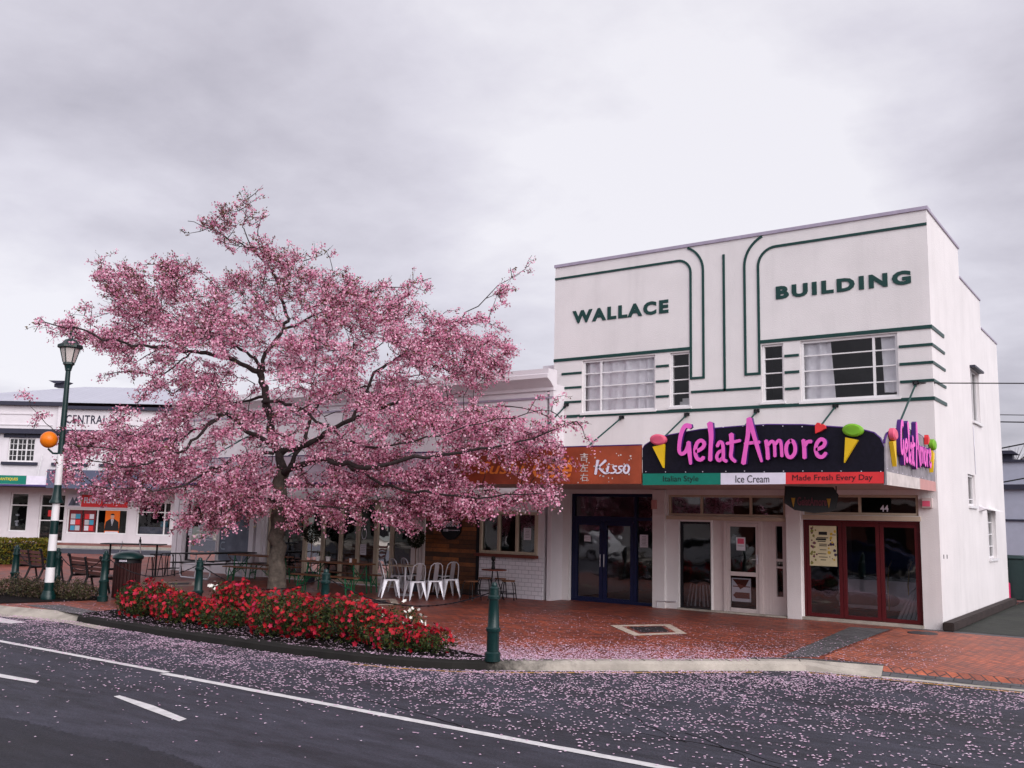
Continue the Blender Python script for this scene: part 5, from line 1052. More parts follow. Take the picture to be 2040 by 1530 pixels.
# metal cafe chairs and their tables
def chair():
    t = thing('cafe_chair', 'c', 'chair', (0, 0, 0), 0, 'pale metal cafe chairs')
    MB().box(-.17, .17, -.17, .17, .445, .462).build('seat', BLACKM, t, bevel=.008)
    mb = MB()
    for s in (-1, 1): mb.box(s*.172-.012, s*.172+.012, -.172, .172, .41, .444)
    for s in (-1, 1): mb.box(-.16, .16, s*.172-.012, s*.172+.012, .41, .444)
    mb.build('seat_rim', STEELW, t)
    for sx in (-1, 1):
        for sy in (-1, 1):
            mb = MB(); a = np.array([sx*.175, sy*.175, .43]); e = np.array([sx*.215, sy*(.235 if sy < 0 else .205), 0.0]); q = [a+np.array([-sx*.06, 0, 0]), a+np.array([0, -sy*.06, 0])]
            mb.raw([a, a+np.array([-sx*.085, 0, -.02]), e+np.array([-sx*.02, 0, .03]), e, a+np.array([0, -sy*.085, -.02]), e+np.array([0, -sy*.02, .03])], [(0, 1, 2, 3), (0, 3, 5, 4)])
            mb.tube([a, a*.5+e*.5, e], [.017, .015, .013], 6); mb.build('leg', STEELW, t)
    mb = MB(); pts = [(-.175, -.16, .45), (-.165, -.215, .66), (-.14, -.255, .80), (-.08, -.275, .855), (0, -.28, .868), (.08, -.275, .855), (.14, -.255, .80), (.165, -.215, .66), (.175, -.16, .45)]; mb.tube(pts, .013, 7); mb.build('back_hoop', STEELW, t, smooth=True)
    mb = MB(); mb.raw([(x, y, z) for (y, z) in ((-.165, .45), (-.225, .66), (-.278, .862)) for x in (-.055, .055)], [(0, 1, 3, 2), (2, 3, 5, 4)]); mb.raw([(x, y-.006, z) for (y, z) in ((-.165, .45), (-.225, .66), (-.278, .862)) for x in (-.055, .055)], [(1, 0, 2, 3), (3, 2, 4, 5)]); mb.build('back_splat', STEEL, t)
    return t
ch0 = chair(); first = True
CH = [(776, 1190, -38, 'metal cafe chair leftmost of the group, its back to the street'), (826, 1195, 62, 'metal cafe chair in front of the small pale table, turned left'), (861, 1193, 60, 'metal cafe chair in the middle, turned left before the plank wall'),
      (893, 1189, 62, 'rightmost metal cafe chair before the plank wall, dark backrest'), (797, 1180, -15, 'metal cafe chair at the far left side of the pale table'), (819, 1178, -15, 'metal cafe chair at the far side of the pale table, near the white column'), (884, 1180, 165, 'metal cafe chair with bright back facing the street, behind the rightmost chair')]
for (px, py, rz, l) in CH:
    x, y = PZ(px, py)
    if first: ch0.location = (x, y, 0); ch0.rotation_euler = (0, 0, R(rz)); ch0['label'] = l; first = False
    else: dup(ch0, (x, y, 0), R(rz), l)
x, y = PZ(806, 1186); t = thing('cafe_table', 'small pale cafe table among the metal chairs', 'table', (x, y, 0)); MB().box(-.32, .32, -.32, .32, .72, .745).build('table_top', M('pale_table_top', (.42, .33, .26)), t, bevel=.006); MB().tube([(0, 0, .02), (0, 0, .72)], .03, 10).build('pedestal', STEELW, t); MB().lathe([(.24, 0), (.22, .03), (.03, .04)], n=20).build('foot', STEELW, t)
x, y = PZ(868, 1184); t = thing('cafe_table', 'second cafe table hidden among the right hand metal chairs', 'table', (x, y, 0)); MB().box(-.3, .3, -.3, .3, .70, .725).build('table_top', WOOD, t, bevel=.006); MB().tube([(0, 0, .02), (0, 0, .70)], .03, 10).build('pedestal', BLACKM, t); MB().lathe([(.22, 0), (.2, .03), (.03, .04)], n=20).build('foot', BLACKM, t)
# stools and small round table in front of the tiles
def stool(h, r, legm, seatm, label, group):
    t = thing('stool', label, 'stool', (0, 0, 0), 0, group); MB().lathe([(r, h-.03), (r, h-.003), (r-.01, h)], n=18).build('seat', seatm, t)
    for sx in (-1, 1):
        for sy in (-1, 1): MB().tube([(sx*r*.62, sy*r*.62, h-.03), (sx*r*.80, sy*r*.80, h*.8), (sx*r*1.05, sy*r*1.05, 0)], .013, 6).build('leg', legm, t)
    mb = MB(); k = r*.98; z = h*.32
    for a, b in (((-k, -k), (k, -k)), ((k, -k), (k, k)), ((k, k), (-k, k)), ((-k, k), (-k, -k))): mb.tube([(*a, z), (*b, z)], .009, 5)
    mb.build('footrest', legm, t); return t
st = stool(.47, .17, BLACKM, WOOD, 'low stool with timber seat left of the small table by the tiled wall', 'low stools by the tiled wall'); x, y = PZ(938, 1196); st.location = (x, y, 0)
for px, py, l in ((965, 1188, 'low stool close behind the small brown table'), (1012, 1195, 'low stool with dark legs right of the small brown table'), (998, 1189, 'low stool half hidden between table and tiled wall')): x, y = PZ(px, py); dup(st, (x, y, 0), R(25), l)
x, y = PZ(983, 1195); t = thing('bistro_table', 'small brown cafe table in front of the white tiles', 'table', (x, y, 0)); MB().lathe([(.30, .70), (.31, .715), (.30, .73)], n=26).build('table_top', M('red_brown_top', (.15, .04, .03)), t)
for a in (.6, 2.7, 4.8): MB().tube([(.07*math.cos(a), .07*math.sin(a), .70), (.12*math.cos(a), .12*math.sin(a), .4), (.26*math.cos(a), .26*math.sin(a), 0)], .014, 6).build('leg', BLACKM, t)
tz = (x-.03, y, .73); t = thing('pepper_mill', 'dark turned pepper mill on the small brown table', 'pepper mill', tz); MB().lathe([(.045, 0), (.05, .03), (.035, .10), (.045, .16), (.03, .19)], n=16).build('body', BLACKM, t, smooth=True); MB().lathe([(.02, .185), (.05, .22), (.058, .26), (.045, .30), (.003, .315)], n=16).build('knob', BLACKM, t, smooth=True)
# green folding beer tables with benches
def trestle(Lh, Wh, h, name, label, cat, group, topm):
    t = thing(name, label, cat, (0, 0, 0), 0, group); MB().box(-Lh, Lh, -Wh, Wh, h-.03, h).build('top' if cat == 'table' else 'seat', topm, t, bevel=.004)
    for s in (-1, 1):
        x = s*(Lh-.28)
        for q in (-1, 1): MB().tube([(x, q*Wh*.8, h-.03), (x+s*.06, q*Wh*.8, 0)], .018, 6).build('leg', BEERG, t)
        mb = MB(); mb.tube([(x+s*.01, -Wh*.8, h*.9), (x+s*.05, Wh*.8, h*.25)], .010, 5); mb.tube([(x+s*.01, Wh*.8, h*.9), (x+s*.05, -Wh*.8, h*.25)], .010, 5); mb.tube([(x-s*.40, 0, h-.035), (x+s*.03, 0, h*.45)], .012, 5); mb.tube([(x+s*.03, -Wh*.8, h*.45), (x+s*.03, Wh*.8, h*.45)], .012, 5); mb.build('brace', BEERG, t)
    return t
tb = trestle(1.1, .28, .76, 'folding_table', 'folding timber table with green legs left of the cherry trunk', 'table', 'folding tables with green legs', WOOD); tb.location = (-8.55, -2.05, 0)
dup(tb, (-4.75, -2.75, 0), 0, 'folding timber table with green legs right of the cherry trunk')
bh = trestle(1.1, .13, .46, 'folding_bench', 'folding bench with green legs before the table left of the trunk', 'bench', 'folding benches with green legs', WOOD); bh.location = (-8.05, -2.75, 0)
dup(bh, (-8.7, -1.45, 0), 0, 'folding bench behind the table left of the trunk'); dup(bh, (-4.5, -3.4, 0), 0, 'folding bench with green legs before the table right of the trunk'); dup(bh, (-4.9, -2.1, 0), 0, 'folding bench behind the table right of the trunk')
# dark picnic table with pale tube frame
c1, c2 = np.array(PZ(381, 1154)), np.array(PZ(520, 1148)); dr = (c2-c1)/np.linalg.norm(c2-c1); rzp = math.atan2(dr[1], dr[0])
cc = c1+dr*.95; t = thing('picnic_table', 'dark picnic table with attached seats on a pale tube frame', 'picnic table', (cc[0], cc[1], 0), rzp)
MB().box(-1.15, 1.05, -.36, .36, .72, .755).build('table_top', BLACKM, t, bevel=.005)
for s in (-1, 1):
    MB().box(-1.15, 1.05, s*.72-.14, s*.72+.14, .44, .47).build('seat', BLACKM, t, bevel=.005)
for x in (-.85, .75):
    mb = MB(); mb.tube([(x, -.74, .44), (x, -.74, .12), (x, -.66, .03), (x, .66, .03), (x, .74, .12), (x, .74, .44)], .024, 8); mb.tube([(x, -.02, .03), (x, -.02, .72)], .02, 8); mb.build('tube_frame', STEELW, t, smooth=True)
    mb = MB(); mb.tube([(x, -.7, .42), (x+.0, 0, .42), (x, .7, .42)], .02, 6); mb.tube([(x, 0, .1), (x+(.5 if x < 0 else -.5), 0, .70)], .018, 6); mb.build('cross_brace', STEELW, t)
# white planter and menus on the tables
def on_table(name, label, cat, x, y, z, kind):
    t = thing(name, label, cat, (x, y, z))
    if kind == 'plant':
        MB().lathe([(.05, 0), (.065, .12), (.055, .12), (.05, .02)], n=14).build('pot', TRIMW, t, smooth=True); n = 60; d = rng.normal(size=(n, 3))*np.array([.04, .04, .05])+np.array([0, 0, .17]); leafquads('foliage', np.array([x, y, z])+d, .05, .012, AZLEAF, t, (x, y, z))
    else:
        MB().box(-.10, .10, -.06, .06, 0, .11).build('box', WOOD, t, bevel=.004); MB().box(-.04, .04, -.066, -.061, .015, .12).build('napkins', TRIMW, t); 
    return t
on_table('potted_plant', 'small plant in a white pot on the right folding table, nearest the trunk', 'potted plant', -5.45, -2.75, .76, 'plant'); on_table('potted_plant', 'small white pot plant next to another on the right folding table', 'potted plant', -5.15, -2.68, .76, 'plant')
on_table('napkin_box', 'timber caddy with white napkins on the right folding table', 'caddy', -4.15, -2.8, .76, 'napkin')
# high stools, white chairs and bar table on the far side of the bin
def barchair():
    t = thing('bar_chair', 'c', 'bar chair', (0, 0, 0), 0, 'white bar chairs'); mb = MB(); P = [(-.20, -.17, .66), (-.19, -.20, .80), (-.18, -.23, 1.0)]
    mb.raw([(x, -.18-.09*(abs(x)/.2 < .5)*.4-.06*z_, .62+.40*z_) for z_ in (0, .5, 1) for x in (-.2, -.1, .1, .2)], [(r*4+i, r*4+i+1, r*4+5+i, r*4+4+i) for r in range(2) for i in range(3)]); mb.raw([(x, -.17-.06*z_, .62+.40*z_) for z_ in (0, 1) for x in (-.2, .2)], [(0, 2, 3, 1)]); mb.build('backrest', TRIMW, t)
    MB().box(-.2, .2, -.18, .2, .60, .635).build('seat', TRIMW, t, bevel=.01)
    for sx in (-1, 1):
        for sy in (-1, 1): MB().tube([(sx*.15, sy*.14, .60), (sx*.21, sy*.2, 0)], .011, 5).build('leg', BLACKM, t)
    return t
bc = barchair(); x, y = PZ(290, 1150); bc.location = (x, y, 0); bc.rotation_euler = (0, 0, R(-30)); bc['label'] = 'white bar chair just right of the litter bin lid, back to the street'
x, y = PZ(222, 1146); dup(bc, (x, y, 0), R(150), 'white bar chair half hidden behind the bollard and litter bin')
x, y = PZ(262, 1148); t = thing('bar_table', 'dark narrow bar table behind the litter bin', 'table', (x, y, 0), R(35)); MB().box(-.9, .9, -.28, .28, .93, .96).build('table_top', BLACKM, t, bevel=.005)
for s in (-1, 1): MB().tube([(s*.7, 0, 0), (s*.7, 0, .93)], .03, 8).build('leg', BLACKM, t)
oz = (x+.15, y+.1, .96); t = thing('sauce_bottle', 'dark bottle standing on the bar table', 'bottle', oz); MB().lathe([(.035, 0), (.035, .11), (.014, .15), (.014, .18), (.018, .185), (.018, .20)], n=12).build('body', BLACKM, t, smooth=True)
hs = stool(.68, .165, BLACKM, BLACKM, 'high dark stool right of the white bar chair', 'high dark stools'); x, y = PZ(307, 1149); hs.location = (x, y, 0)
for px, py, l in ((330, 1147, 'high dark stool next to the pale cafe column'), (345, 1146, 'high dark stool nearest the picnic table')): x, y = PZ(px, py); dup(hs, (x, y, 0), R(20), l)
# inspection covers with pale frames
def cover(c4, label, tilt=0):
    P = [np.array([*PZ(*q), 0]) for q in c4]; c = sum(P)/4; t = thing('service_cover', label, 'service cover', tuple(c)); ins = [p+(c-p)*.30 for p in P]; in2 = [p+(c-p)*.46 for p in P]
    z = np.array([0, 0, .006]); mb = MB()
    for i in range(4): j = (i+1) % 4; mb.poly([P[i]+z, P[j]+z, ins[j]+z, ins[i]+z])
    mb.build('frame', M('pale_concrete_frame', (.46, .38, .31), .8, var=.25), t, tuple(c)); MB().poly([p+z*.9 for p in ins]).build('brick_infill', PAVE, t, tuple(c)); MB().poly([p+z*1.2 for p in in2]).build('lid', M('cast_iron', (.025, .022, .024), .6), t, tuple(c))
cover(((1215, 1246), (1335, 1244), (1369, 1263), (1263, 1267)), 'square service cover with pale frame in front of the white entrance')
cover(((697, 1195), (788, 1193), (796, 1206), (688, 1206)), 'service cover with pale frame before the metal chairs')
cover(((330, 1160), (396, 1159), (392, 1167), (303, 1167)), 'service cover with pale frame near the picnic table')
t = thing('drain_lid', 'round dark iron lid in the brick paving by the building corner', 'manhole cover', (*PZ(1838, 1262), 0)); MB().lathe([(.27, .004), (.27, .012), (.25, .014)], n=24).build('lid', M('iron_lid', (.05, .045, .05), .6), t)

# ------------------------------------------------------------------ shrubs
def flowers(name, c, nrm, r, mat, parent, off):            # small five-petalled cups facing outwards
    n = len(c); nrm = nrm/np.linalg.norm(nrm, axis=1)[:, None]; a = np.cross(nrm, rng.normal(size=(n, 3))); a /= np.linalg.norm(a, axis=1)[:, None]; b = np.cross(nrm, a)
    s = r*rng.uniform(.7, 1.25, (n, 1)); V = [c]
    for k in range(10):
        q = 6.2832*k/10; rr = s*(1.0 if k % 2 == 0 else .62); V.append(c+(a*math.cos(q)+b*math.sin(q))*rr+nrm*s*.35)
    V = np.stack(V, 1).reshape(-1, 3); base = (np.arange(n)*11)[:, None, None]
    F = np.array([[0, 1+k, 1+(k+1) % 10] for k in range(10)])[None]+base
    return npmesh(name, V, F.reshape(-1, 3), mat, parent, off)
def lump(n, lobes, zmin=.02, shell=.55):
    P = []; Nn = []; w_ = np.array([l[3]*l[4]*l[5] for l in lobes])**(2/3); w_ = w_/w_.sum()
    while len(P) < n:
        l = lobes[rng.choice(len(lobes), p=w_)]; d = rng.normal(size=3); d /= np.linalg.norm(d); rr = rng.uniform(shell, 1.03)*(1+.10*math.sin(d[0]*7+d[1]*5))
        p = np.array(l[:3])+d*rr*np.array(l[3:])
        if p[2] < zmin: continue
        P.append(p); Nn.append(d/np.array(l[3:]))
    return np.array(P), np.array(Nn)
def azalea(cx, cy, rx, ry, h, nl, nf, label, flmat=REDFL, group='red azaleas in the bed', r=.042, side=0.0):
    oo = (cx, cy, 0.02); t = thing('azalea_bush', label, 'azalea', oo, 0, group)
    lobes = [(cx, cy, h*.42, rx, ry, h*.56)]
    for k in range(5):
        a = 6.28*k/5+rng.uniform(0, 1); lobes.append((cx+rx*.55*math.cos(a), cy+ry*.55*math.sin(a), h*rng.uniform(.35, .58), rx*.5, ry*.55, h*rng.uniform(.34, .46)))
    P, Nn = lump(nl, lobes); leafquads('foliage', P, .055, .020, AZLEAF, t, oo, dirs=Nn/np.linalg.norm(Nn, axis=1)[:, None]*.5, jit=.9)
    m = int(nf*1.8); P, Nn = lump(m, lobes, .07, .93)
    cl = np.sin(P[:, 0]*7.3+cx*3)+np.sin(P[:, 1]*6.1+1.3)+np.sin(P[:, 2]*5+cx)*.5+rng.normal(size=m)*1.1; keep = np.argsort(-cl)[:nf]
    flowers('blossoms', P[keep]+Nn[keep]/np.linalg.norm(Nn[keep], axis=1)[:, None]*.02, Nn[keep]/np.linalg.norm(Nn[keep], axis=1)[:, None]+rng.normal(size=(nf, 3))*.6+np.array([.1, -.3, .1]), r, flmat, t, oo)
    mb = MB()
    for k in range(7): a = 6.28*k/7; mb.tube([(cx, cy, .02), (cx+rx*.3*math.cos(a), cy+ry*.3*math.sin(a), h*.3), (cx+rx*.6*math.cos(a), cy+ry*.6*math.sin(a), h*.6)], [.018, .012, .006], 5)
    mb.build('stem', BARK, t, oo); return t
AZ = [(-3.0, -9.42, .64, .48, .66, 'red azalea bush at the left end of the bed, beside the litter bin'), (-1.55, -9.62, .70, .42, .56, 'red azalea bush second from the left, close to the kerb'),
      (-.50, -9.50, .50, .42, .40, 'lower darker red azalea bush with few flowers, left of the cherry trunk'), (-.95, -8.90, .55, .40, .74, 'tallest red azalea bush at the back, just left of the cherry trunk'),
      (1.0, -9.45, .95, .52, .74, 'widest red azalea bush directly before the cherry trunk'), (2.25, -9.36, .76, .50, .72, 'red azalea bush in front of the bollard behind the bed'),
      (3.2, -9.34, .60, .45, .44, 'low red azalea bush next to the white azalea'), (3.88, -9.28, .42, .32, .38, 'smallest red azalea bush at the right tip of the bed')]
for i, a in enumerate(AZ): azalea(a[0], a[1], a[2], a[3], a[4], int(4200*a[2]*a[4]/.5), int((140 if i != 2 else 45)*a[2]*a[4]/.5*3.4), a[5])
azalea(-1.62, -8.70, .28, .24, .74, 700, 26, 'white azalea behind the red ones, left of the trunk', WHITEFL, 'white azaleas in the bed', .040)
azalea(2.95, -8.84, .36, .28, .66, 800, 30, 'white azalea behind the red ones, near the right tip', WHITEFL, 'white azaleas in the bed', .040)
azalea(-2.75, -9.0, .30, .26, .68, 600, 12, 'pale cream azalea tucked into the left end of the bed', islandmat('cream_petals', [(0, (.6, .42, .30)), (1, (.70, .55, .42))]), 'cream azalea', .05)
def shrub(cx, cy, rx, ry, h, n, label, mat, name='low_shrub', cat='shrub', group=None, L=.05):
    oo = (cx, cy, 0); t = thing(name, label, cat, oo, 0, group); lobes = [(cx, cy, h*.35, rx, ry, h*.55)]
    for k in range(7): a = rng.uniform(0, 6.28); lobes.append((cx+rx*rng.uniform(.3, .8)*math.cos(a), cy+ry*.6*math.sin(a), h*rng.uniform(.3, .55), rx*.4, ry*.45, h*.42))
    P, Nn = lump(n, lobes, .02, .5); mb = MB(); tips = []
    for k in range(16):
        a = rng.uniform(0, 6.28); s_ = rng.uniform(.5, 1.05); e = np.array([cx+rx*s_*math.cos(a), cy+ry*s_*math.sin(a), h*rng.uniform(.8, 1.25)*(1.3-s_*.6)]); mb.tube([(cx+rx*.3*math.cos(a), cy+ry*.3*math.sin(a), .02), tuple((e+np.array([cx, cy, h]))/2-np.array([0, 0, h*.2])), tuple(e)], [.008, .006, .003], 4)
        for q in range(8): tips.append(e*(1-.04*q)+np.array([cx, cy, 0])*.04*q+rng.normal(size=3)*.03)
    mb.build('stem', BARK, t, oo); leafquads('foliage', np.concatenate([P, np.array(tips)]), L, L*.5, mat, t, oo); return t
x, y = PZ(45, 1188); shrub(x, y, 1.05, .42, .46, 3400, 'low brownish shrub before the left bench, left of the lamp post', SHRUBLEAF, group='low brown shrubs')
x, y = PZ(140, 1192); shrub(x, y, .85, .38, .46, 2600, 'low brownish shrub before the right bench, right of the lamp post', SHRUBLEAF, group='low brown shrubs')
x, y = PZ(-60, 1184); shrub(x, y, .95, .4, .48, 2200, 'low brownish shrub cut by the left picture edge', SHRUBLEAF, group='low brown shrubs')
h1, h2 = np.array(PZ(-90, 1122)), np.array(PZ(98, 1124)); hm = (h1+h2)/2; dh = h2-h1; Lh_ = np.linalg.norm(dh); dh /= Lh_; nh = np.array([-dh[1], dh[0]])
oo = (hm[0], hm[1], 0); t = thing('hedge', 'clipped yellow green hedge beyond the benches at the far left', 'hedge', oo); n = 9000
q = rng.uniform(-1, 1, (n, 3)); k_ = rng.integers(0, 3, n); q[np.arange(n), k_] = np.sign(q[np.arange(n), k_])*rng.uniform(.82, 1.06, n)
P = np.stack([hm[0]+dh[0]*q[:, 0]*Lh_/2+nh[0]*q[:, 1]*.55, hm[1]+dh[1]*q[:, 0]*Lh_/2+nh[1]*q[:, 1]*.55, .45+q[:, 2]*.42], 1); leafquads('foliage', P, .09, .05, HEDGELEAF, t, oo)
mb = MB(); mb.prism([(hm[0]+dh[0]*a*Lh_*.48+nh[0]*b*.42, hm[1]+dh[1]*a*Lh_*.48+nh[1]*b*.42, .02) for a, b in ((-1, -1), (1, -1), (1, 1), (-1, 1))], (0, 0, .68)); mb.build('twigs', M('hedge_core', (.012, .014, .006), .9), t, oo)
# bare twigs of a tree behind the blue grey building
q = PY(2020, 910, 27); oo = (q[0], 27, 0); t = thing('bare_tree', 'bare winter tree top showing over the blue grey building', 'tree', oo); mb = MB(); mb.tube([(q[0], 27, 0), (q[0]+.1, 27, 3.2), (q[0], 27, 4.8)], [.14, .10, .05], 7); mb.build('trunk', BARK, t, oo); mb = MB()
for k in range(46):
    a = rng.uniform(-1.2, 1.2); z0 = rng.uniform(3.4, 4.9); l_ = rng.uniform(.5, 1.3); b_ = rng.uniform(-1, 1); mb.tube([(q[0], 27, z0), (q[0]+math.sin(a)*l_*.5, 27+b_*.4, z0+l_*.35), (q[0]+math.sin(a)*l_*1.15, 27+b_*.8, z0+l_*.62*math.cos(a)+.3)], [.016, .010, .004], 4)
mb.build('twigs', BARK, t, oo)

# ------------------------------------------------------------------ the flowering cherry
TB = np.array([-4.08, -5.29, 0.0]); NF = np.array([FW[0], FW[1], 0]); NF = NF/np.linalg.norm(NF)
def tp(px, py, off=0.0):                                    # photo pixel -> point on an upright plane through the trunk, moved back by off metres
    d = ray(px, py); P0 = TB+NF*off; return CAM+d*(((P0-CAM)@NF)/(d@NF))
LIMBS = [  # pixel path, depth offset start/end, radius start/end
 ([(549,1215),(551,1150),(553,1090),(556,1030),(558,980),(562,935)], 0, 0, .185, .155),
 ([(562,940),(556,905),(549,882),(540,840),(531,795),(524,762),(516,738)], 0, .1, .135, .095),
 ([(516,741),(480,722),(429,707),(388,701),(305,690),(246,681),(187,668),(130,652),(80,640)], .1, -2.2, .075, .012),
 ([(516,741),(513,722),(490,700),(466,684),(458,645),(443,590),(420,560)], .1, 1.6, .060, .012),
 ([(516,745),(530,705),(563,656),(574,634),(560,590),(547,545),(534,527),(496,494),(457,477),(416,453),(374,441)], .1, 1.0, .066, .009),
 ([(500,497),(490,465),(485,440),(496,396)], .8, .9, .022, .006),
 ([(563,656),(610,636),(650,620),(700,600),(745,578),(800,572),(860,557)], .5, 2.2, .04, .008),
 ([(561,903),(600,891),(636,875),(671,847),(718,830),(753,819),(800,800)], 0, -1.2, .088, .040),
 ([(700,838),(747,744),(782,721),(806,706),(850,674),(894,656),(920,633),(968,595),(1041,536)], -.4, .6, .050, .008),
 ([(806,706),(860,730),(910,742),(960,742),(1010,710)], -.2, 1.6, .026, .007),
 ([(566,945),(577,934),(612,922),(647,917),(694,927),(750,930),(830,910),(900,902),(980,890),(1060,872),(1150,838)], 0, -4.3, .105, .010),
 ([(575,935),(600,892),(612,859),(622,823),(640,795),(683,781),(740,770)], .2, 2.4, .072, .022),
 ([(694,927),(740,955),(800,975),(870,985),(950,990),(1040,985),(1120,985)], -.6, -4.6, .05, .008),
 ([(537,882),(494,859),(471,838),(452,823),(431,835),(400,862),(372,893),(333,908),(294,922),(255,930),(206,922),(150,910)], 0, -2.6, .070, .010),
 ([(431,835),(400,850),(350,880),(300,900),(212,893),(130,880),(90,840),(55,795)], -.8, -1.4, .034, .005),
 ([(545,903),(490,906),(440,925),(390,955),(330,975),(250,975),(160,965)], 0, -3.4, .052, .009),
 ([(377,705),(350,725),(310,760),(280,800),(250,830),(210,850)], -.7, -1.8, .026, .006),
 ([(523,800),(560,800),(600,815),(650,850),(700,880),(770,890),(850,870),(930,850),(1020,830),(1100,815)], 0, -3.6, .050, .008),
 ([(530,790),(480,800),(430,800),(380,815),(330,830),(260,860)], .1, 2.6, .045, .009),
 ([(466,684),(420,660),(360,640),(300,600),(250,560),(205,525)], 1.0, 1.2, .034, .007),
 ([(556,1000),(590,1000),(640,1010),(700,1015),(760,1020)], 0, -2.2, .035, .008),
 ([(554,1000),(520,990),(480,1000),(440,1030),(425,1060)], 0, -2.6, .032, .007),
 ([(683,781),(720,720),(760,680),(790,630),(830,600)], 1.4, 2.8, .03, .008)]
nodes = []; par = []; rad_ = []
def addpath(P, r_, p0):
    last = p0
    for i, p in enumerate(P): nodes.append(np.array(p)); par.append(last); rad_.append(r_[i]); last = len(nodes)-1
    return last
def catmull(P, k=3):
    P = np.array(P, float); Q = []
    for i in range(len(P)-1):
        p0 = P[max(i-1, 0)]; p1 = P[i]; p2 = P[i+1]; p3 = P[min(i+2, len(P)-1)]
        for t in np.linspace(0, 1, k+1)[:-1]: Q.append(.5*((2*p1)+(-p0+p2)*t+(2*p0-5*p1+4*p2-p3)*t*t+(-p0+3*p1-3*p2+p3)*t**3))
    Q.append(P[-1]); return np.array(Q)
limb_tubes = []
for pts, o0, o1, ra, rb_ in LIMBS:
    k = len(pts); P = np.array([tp(x, y, o0+(o1-o0)*(i/(k-1))) for i, (x, y) in enumerate(pts)]); P = catmull(P, 3)
    if ra < .2: P += np.concatenate([np.zeros((1, 3)), rng.normal(size=(len(P)-1, 3))*.025])
    rr = np.linspace(ra, rb_, len(P))*(1 if ra > .18 else .82); limb_tubes.append((P, rr)); s_ = len(nodes)
    if ra < .2: addpath(P, rr, -1)
OUT = [(496,393),(540,412),(545,440),(520,462),(560,488),(600,494),(655,488),(668,500),(692,540),(720,572),(745,556),(780,568),(815,556),(864,553),(852,592),(862,615),(885,630),(920,625),(960,590),(1000,558),(1048,528),(1056,556),(1012,600),(992,625),(1022,634),(988,670),(1028,668),(1022,710),(1010,738),(962,772),(952,800),(1060,795),(1095,806),(1182,826),(1166,860),(1180,866),(1152,890),(1152,960),(1112,985),(1112,1006),(1060,1022),(1000,1016),(930,1032),(860,1042),(812,1052),(800,1066),(758,1042),(700,1036),(660,1060),(640,1022),(610,1032),(590,1046),(560,1052),(540,1022),(500,1036),(470,1046),(430,1080),(410,1042),(380,1052),(330,1062),(318,1030),(270,1002),(230,1006),(180,985),(120,960),(104,930),(120,900),(112,872),(150,858),(205,845),(225,815),(200,790),(180,765),(165,735),(186,690),(130,682),(64,642),(110,622),(135,608),(192,600),(205,615),(205,578),(178,542),(200,510),(250,518),(300,520),(360,508),(420,530),(470,540),(522,530),(498,500),(440,492),(410,462),(370,446),(400,430),(425,418),(440,408),(470,408)]
OUT = np.array(OUT, float)
def inside(poly, X, Y):
    r_ = np.zeros(len(X), bool); n = len(poly); j = n-1
    for i in range(n):
        a, b = poly[i], poly[j]; c = ((a[1] > Y) != (b[1] > Y)); xx = (b[0]-a[0])*(Y-a[1])/(b[1]-a[1]+1e-12)+a[0]; r_ ^= c & (X < xx); j = i
    return r_
def edgedist(poly, X, Y):
    d = np.full(len(X), 1e9); n = len(poly)
    for i in range(n):
        a, b = poly[i], poly[(i+1) % n]; ab = b-a; t = np.clip(((X-a[0])*ab[0]+(Y-a[1])*ab[1])/(ab@ab), 0, 1); d = np.minimum(d, np.hypot(X-a[0]-t*ab[0], Y-a[1]-t*ab[1]))
    return d
THIN = [([(165,700),(330,706),(395,760),(340,845),(225,838),(190,770)], .22), ([(480,765),(610,770),(660,840),(600,880),(560,900),(480,840)], .42), ([(590,610),(560,690),(500,730),(470,700),(540,600)], .55), ([(60,600),(200,590),(200,680),(60,690)], .6), ([(150,690),(240,690),(240,800),(150,790)], .25),
        ([(370,395),(545,395),(560,490),(440,495)], .62), ([(940,520),(1060,520),(1060,640),(940,640)], .7), ([(560,850),(760,850),(760,910),(600,905)], .6), ([(925,890),(1200,890),(1200,965),(925,965)], .16), ([(1110,780),(1200,780),(1200,1010),(1110,1010)], .5)]
nT = 2500; X = rng.uniform(55, 1190, nT*8); Y = rng.uniform(390, 1085, nT*8); ok = inside(OUT, X, Y)
pr = np.ones(len(X))
for q, v in THIN: pr[inside(np.array(q, float), X, Y)] *= v
cn = np.sin(X*.031+Y*.019)+np.sin(X*.017-Y*.041+2)+np.sin(X*.052+Y*.047+1)*.8+np.sin(X*.09-Y*.075)*.5; pr *= np.clip(.80+.40*cn, .06, 1.3)
ok &= rng.uniform(0, 1.1, len(X)) < pr; 
ok &= edgedist(OUT, X, Y) > np.where((Y > 780) & (X > 1000), 20, 7)
for (P, rr) in limb_tubes:                                 # leave the big limbs partly bare, as in the photo
    for p, r in zip(P, rr):
        if r > .028: rel = p-CAM; z_ = rel@FW; ok &= (np.hypot(X-IW/2-FOC*(rel@RT)/z_, Y-IH/2+FOC*(rel@UP)/z_) > 13) | (rng.random(len(X)) < .42)
X, Y = X[ok][:nT], Y[ok][:nT]; ed = edgedist(OUT, X, Y)
hd = np.minimum(3.6, .35+ed*.011*1.25); off = rng.uniform(-1, 1, len(X))*hd; off -= np.clip((Y-840)/200, 0, 1)*.5
T_ = np.array([tp(x, y, o) for x, y, o in zip(X, Y, off)])
for k in range(len(T_)):                                   # keep clear of the verandah fronts and the walls
    lim = -4.35-.25*rng.random() if T_[k, 2] < 4.3 else -1.4
    while T_[k, 1] > lim: off[k] -= .2; T_[k] = tp(X[k], Y[k], off[k])
ex = []
